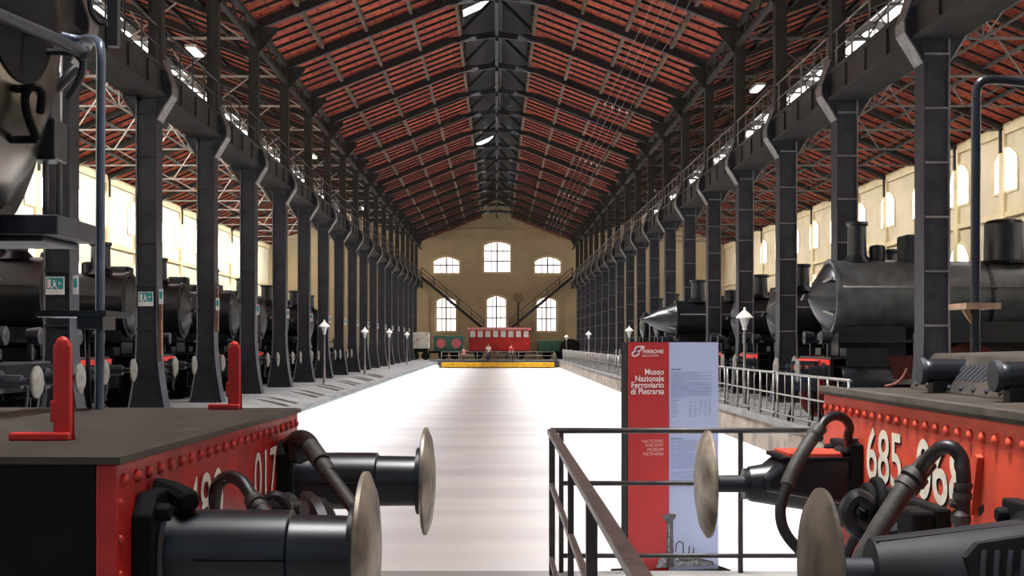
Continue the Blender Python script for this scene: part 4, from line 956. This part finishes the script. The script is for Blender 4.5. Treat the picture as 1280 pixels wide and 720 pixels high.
def wagon(name, label, loc, L, z0, z1, m, group=None, wins=0, panels=0, roof_m=None, h2=2.0):
    t = thing(name, label, 'wagon' if not wins else 'carriage', loc, 0, group)
    MB().box(-L/2, L/2, -1.2, 1.2, z0, z1).build('body', m, t, bevel=.05)
    if wins:
        for k in range(wins):
            x = -L/2 + L * (k + .5) / wins
            f = MB().box(x - .24, x + .24, -1.235, -1.195, z1 - .72, z1 - .12).build('window', lamp_white, t)
            MB().box(x - .17, x + .17, -1.25, -1.235, z1 - .66, z1 - .18).build('pane', lamp_glass, f)
        MB().box(-L/2 + .02, L/2 - .02, -1.22, -1.19, z1 - .80, z1 - .74).build('waist_band', red_dark, t)
    for k in range(panels):
        x = -L/2 + L * (k + .5) / panels
        me = MB(); me.lathe((x, -1.2, (z0 + z1) / 2), (0, -1, 0), [(0, .45), (.03, .45), (.03, 0)], 16); o = me.build('round_panel', mat('faded_pink_panel', (.42, .08, .10), .6, 0, .2), t)
    if roof_m: MB().prism([(-1.3, z1 - .02), (1.3, z1 - .02), (1.0, z1 + .16), (0, z1 + .24), (-1.0, z1 + .16)], lambda u, v, k: ((-L/2 - .1) + (L + .2) * k, u, v)).build('roof', roof_m, t)
    MB().box(-L/2 - .1, L/2 + .1, -1.0, 1.0, z0 - .2, z0).build('underframe', black_matt, t)
    for x in (-L/2 + .9, L/2 - .9):
        for q in (-.75, .75):
            w = wheel(.42, .12, 8).build('wheel', black_matt, t); w.location = (x, q, z0 - .38)
    for q in (-1, 1):
        MB().cyl((q * (L/2 + .1), -.8, z0 - .1), (q * (L/2 + .45), -.8, z0 - .1), .1, n=10).build('buffer', black_matt, t)
    return t
wagon('railway_carriage', 'small red carriage with pale windows before the end wall', (.25, 128.5, -.1), 5.9, .9, 2.95, carriage_red, wins=8, roof_m=red_dark)
wagon('goods_wagon', 'dark green wagon with two pinkish round panels left of the red carriage', (-4.55, 125.8, -.1), 2.9, .9, 2.35, green_w, panels=2)
wagon('goods_wagon', 'low dark green wagon right of the red carriage', (5.6, 129, -.1), 3.2, .85, 1.9, green_w)
t = thing('machine_cabinet', 'pale grey exhibit cabinet on dark wheels at the far end of the left platform', 'cabinet', (-7.2, 124, 0), 0)
MB().box(-.85, .85, -.5, .5, 1.05, 2.55).build('cabinet', grey_p, t, bevel=.03); MB().box(-.7, .7, -.4, .4, .7, 1.05).build('chassis', black_matt, t)
for x in (-.5, .5):
    for q in (-.35, .35):
        w = wheel(.36, .1, 6).build('wheel', black_matt, t); w.location = (x, q, .36)
MB().cyl((-.2, -.5, 1.9), (-.2, -.56, 1.9), .08, n=10).build('dial', black_matt, t)
t = thing('wheel_set', 'dark spoked wheels on an axle standing right of the green wagon', 'wheel set', (7.0, 125.5, 0), 0)
w = wheel(.95, .14, 12).build('wheel', black_matt, t); w.location = (0, -.7, .95)
w = wheel(.95, .14, 12).build('wheel', black_matt, t); w.location = (0, .7, .95)
MB().cyl((0, -.9, .95), (0, .9, .95), .09, n=12).build('axle', iron, t)
for s, nm in ((-1, 'left'), (1, 'right')):
    t = thing('iron_stair', 'dark iron stair descending from the %s crane walkway to the centre of the end wall' % nm, 'stair', (0, 131.2, 0), 0)
    A = Vector((s * 7.5, 0, 8.1)); B = Vector((s * 1.3, 0, 2.95)); off = .05
    for y in (-.35, .35): MB().bar(A + Vector((0, y, 0)), B + Vector((0, y, 0)), .06, .30, up=(0, 1, 0)) if False else MB().bar(A + Vector((0, y, 0)), B + Vector((0, y, 0)), .06, .28).build('stringer', iron_dark, t)
    n = 26
    for k in range(n):
        p = A.lerp(B, (k + .5) / n); MB().box(p.x - .13, p.x + .13, -.33, .33, p.z - .015, p.z + .015).build('tread', iron_dark, t)
    for y in (-.36, .36):
        for h in (.95, .5): MB().cyl(A + Vector((0, y, h)), B + Vector((0, y, h)), .03, n=6).build('handrail', rail_dark, t)
        for k in range(6):
            p = A.lerp(B, k / 5); MB().cyl(p + Vector((0, y, 0)), p + Vector((0, y, .95)), .025, n=6).build('post', rail_dark, t)
    MB().box(s * .9, s * 2.2, -.5, .5, 2.82, 2.9).build('landing', iron_dark, t)
    for x in (1.0, 2.1): MB().box(s * x - .05, s * x + .05, -.45, -.35, -.1, 2.82).build('support', iron_dark, t)
t = thing('wall_lamp', 'dark pole with a round head against the end wall right of the lower centre window', 'lamp', (2.15, 132.6, -.1), 0)
MB().cyl((0, 0, 0), (0, 0, 5.9), .09, n=8).build('pole', iron, t); MB().lathe((0, -.1, 6.2), (0, 1, 0), [(0, .5), (.08, .52), (.14, .3)], 20).build('head', mat('faded_disc', (.30, .24, .15), .8, 0, .2), t); MB().box(-.06, .06, -.06, .06, 5.6, 6.3).build('neck', iron, t)

# ---------------------------------------------------------------- people on the traverser
def skin_obj(name, verts, edges, radii, m, parent=None, sub=1):
    me = bpy.data.meshes.new(name); me.from_pydata(verts, edges, []); o = bpy.data.objects.new(name, me); COL.objects.link(o)
    md = o.modifiers.new('skin', 'SKIN'); md.use_smooth_shade = True
    for i, (a, b) in enumerate(radii): me.skin_vertices[0].data[i].radius = (a, b)
    me.skin_vertices[0].data[0].use_root = True
    sb = o.modifiers.new('sub', 'SUBSURF'); sb.levels = sub; sb.render_levels = sub
    bpy.context.view_layer.update()
    m2 = bpy.data.meshes.new_from_object(o.evaluated_get(bpy.context.evaluated_depsgraph_get())); bpy.data.objects.remove(o)
    m2.materials.clear(); m2.materials.append(m); return link_mesh(name, m2, parent)
def person(label, loc, rz, top, bot, stride=.12, h=1.0):
    J = {'pelvis': (0, 0, .95), 'waist': (0, 0, 1.10), 'chest': (0, 0, 1.32), 'neck': (0, .0, 1.48), 'chin': (0, -.02, 1.56), 'head': (0, -.01, 1.66), 'crown': (0, 0, 1.74)}
    V = [J[k] for k in ('pelvis', 'waist', 'chest', 'neck', 'chin', 'head', 'crown')]; R = [(.15, .11), (.13, .095), (.15, .105), (.055, .055), (.065, .075), (.082, .098), (.05, .06)]
    E = [(i, i + 1) for i in range(6)]
    def add(p, r, pa): V.append(p); R.append(r); E.append((pa, len(V) - 1)); return len(V) - 1
    for s in (-1, 1):
        a = add((s * .10, s * stride * .2, .88), (.09, .09), 0); a = add((s * .11, s * stride * .6, .50), (.06, .065), a); a = add((s * .11, s * stride * 1.3 + .03, .09), (.04, .045), a); add((s * .13, s * stride * 1.3 - .15, .035), (.04, .03), a)
        a = add((s * .185, 0, 1.40), (.06, .06), 2); a = add((s * .235, -s * stride * .4 + .02, 1.13), (.042, .042), a); a = add((s * .245, -s * stride * .8 - .05, .89), (.028, .03), a); p = add((s * .245, -s * stride * .8 - .07, .82), (.022, .036), a)
        for q, L in ((-.030, .075), (-.010, .088), (.010, .084), (.028, .066)):
            f = add((s * .245, -s * stride * .8 - .07 + q, .785), (.009, .009), p); add((s * .238, -s * stride * .8 - .075 + q, .785 - L), (.008, .008), f)
        f = add((s * .232, -s * stride * .8 - .105, .82), (.009, .009), a); add((s * .226, -s * stride * .8 - .125, .785), (.008, .008), f)
    t = thing('person', label, 'person', loc, rz, None)
    skin_obj('body', V, E, R, skin_m, t)
    m = MB(); m.ball((0, -.115, 1.635), .016, 6); m.build('nose', skin_m, t)
    m = MB(); m.ball((0, .012, 1.70), .105, 12, (.9, 1.05, .9)); m.build('hair', hair_m, t)
    TV = [(0, 0, .92), (0, 0, 1.10), (0, 0, 1.32), (0, 0, 1.43), (.185, 0, 1.41), (.232, -.0, 1.2), (-.185, 0, 1.41), (-.232, .0, 1.2)]
    skin_obj('shirt', TV, [(0, 1), (1, 2), (2, 3), (2, 4), (4, 5), (2, 6), (6, 7)], [(.17, .125), (.15, .115), (.17, .125), (.09, .08), (.075, .075), (.06, .06), (.075, .075), (.06, .06)], top, t)
    TV = [(0, 0, .98), (0, 0, .9)]; TE = [(0, 1)]; TR = [(.16, .12), (.15, .115)]
    for s in (-1, 1):
        n = len(TV); TV += [(s * .10, s * stride * .2, .82), (s * .11, s * stride * .6, .50), (s * .11, s * stride * 1.3 + .03, .12)]; TE += [(1, n), (n, n + 1), (n + 1, n + 2)]; TR += [(.10, .10), (.078, .08), (.065, .065)]
    skin_obj('trousers', TV, TE, TR, bot, t)
    m = MB()
    for s in (-1, 1): m.box(s * .13 - .045, s * .13 + .045, s * stride * 1.3 - .2, s * stride * 1.3 + .08, 0, .07)
    m.build('shoes', black_matt, t, bevel=.02)
    t.scale = (h, h, h); return t
person('person in a white shirt standing on the traverser before the red carriage', (-.78, 122.6, -.25), .4, cloth_white, cloth_dark)
person('person in a red top on the traverser, right of the one in white', (1.35, 122.9, -.25), -.6, cloth_red, cloth_dark)
person('person in a pink top on the left of the traverser', (-3.1, 122.7, -.25), .9, mat('pink_cotton', (.6, .12, .16), .9, 0, .1), cloth_dark, h=.82)

# ================================================================= light
w = bpy.data.worlds.new('World'); scn.world = w; w.use_nodes = True
bg = w.node_tree.nodes['Background']; bg.inputs[0].default_value = (.72, .82, 1, 1); bg.inputs[1].default_value = .35
def area(name, loc, direction, sx, sy, power, col=(1, 1, 1), spread=PI):
    l = bpy.data.lights.new(name, 'AREA'); l.shape = 'RECTANGLE'; l.size = sx; l.size_y = sy; l.energy = power; l.color = col; l.spread = spread
    o = bpy.data.objects.new(name, l); COL.objects.link(o); o.location = loc
    z = -Vector(direction).normalized(); y = Vector((0, 1, 0)); x = y.cross(z).normalized(); y = z.cross(x)
    o.rotation_euler = Matrix((x, y, z)).transposed().to_euler(); return o
ymid, ylen = 64.0, 128.0
# added lamps under the nave lantern whiten the floor; daylight from aisle skylights
area('lantern_fill', (-1.25, ymid, 13.95), (math.sin(.37), 0, -math.cos(.37)), .8, ylen, 9300, (1, .99, .98), math.radians(45))  # unseen strip, tilted and narrowed so a dark band stays mid-floor
area('lantern_fill', (1.25, ymid, 13.95), (-math.sin(.43), 0, -math.cos(.43)), .8, ylen, 7300, (.98, .99, 1), math.radians(39))
area('skylight_daylight', (-XR, 55, 14.5), (-.85, 0, -.6), .9, 150, 14000, (1, .97, .9), math.radians(110))
area('skylight_daylight', (XR, 55, 14.5), (.8, 0, -.6), .9, 150, 6500, (1, .97, .9), math.radians(110))

# ================================================================= camera and output
cd = bpy.data.cameras.new('camera'); cam = bpy.data.objects.new('camera', cd); COL.objects.link(cam)
cam.location = (0, 0, EYE); cam.rotation_euler = (PI / 2, 0, 0)
cd.sensor_width = 36; cd.lens = F / 1280 * 36; cd.shift_x = (640 - CX) / 1280; cd.shift_y = (CY - 360) / 1280
cd.clip_start = .05; cd.clip_end = 400
scn.camera = cam
vs = scn.view_settings; vs.view_transform = 'Standard'; vs.look = 'None'; vs.gamma = 1; vs.use_curve_mapping = False; vs.exposure = 0
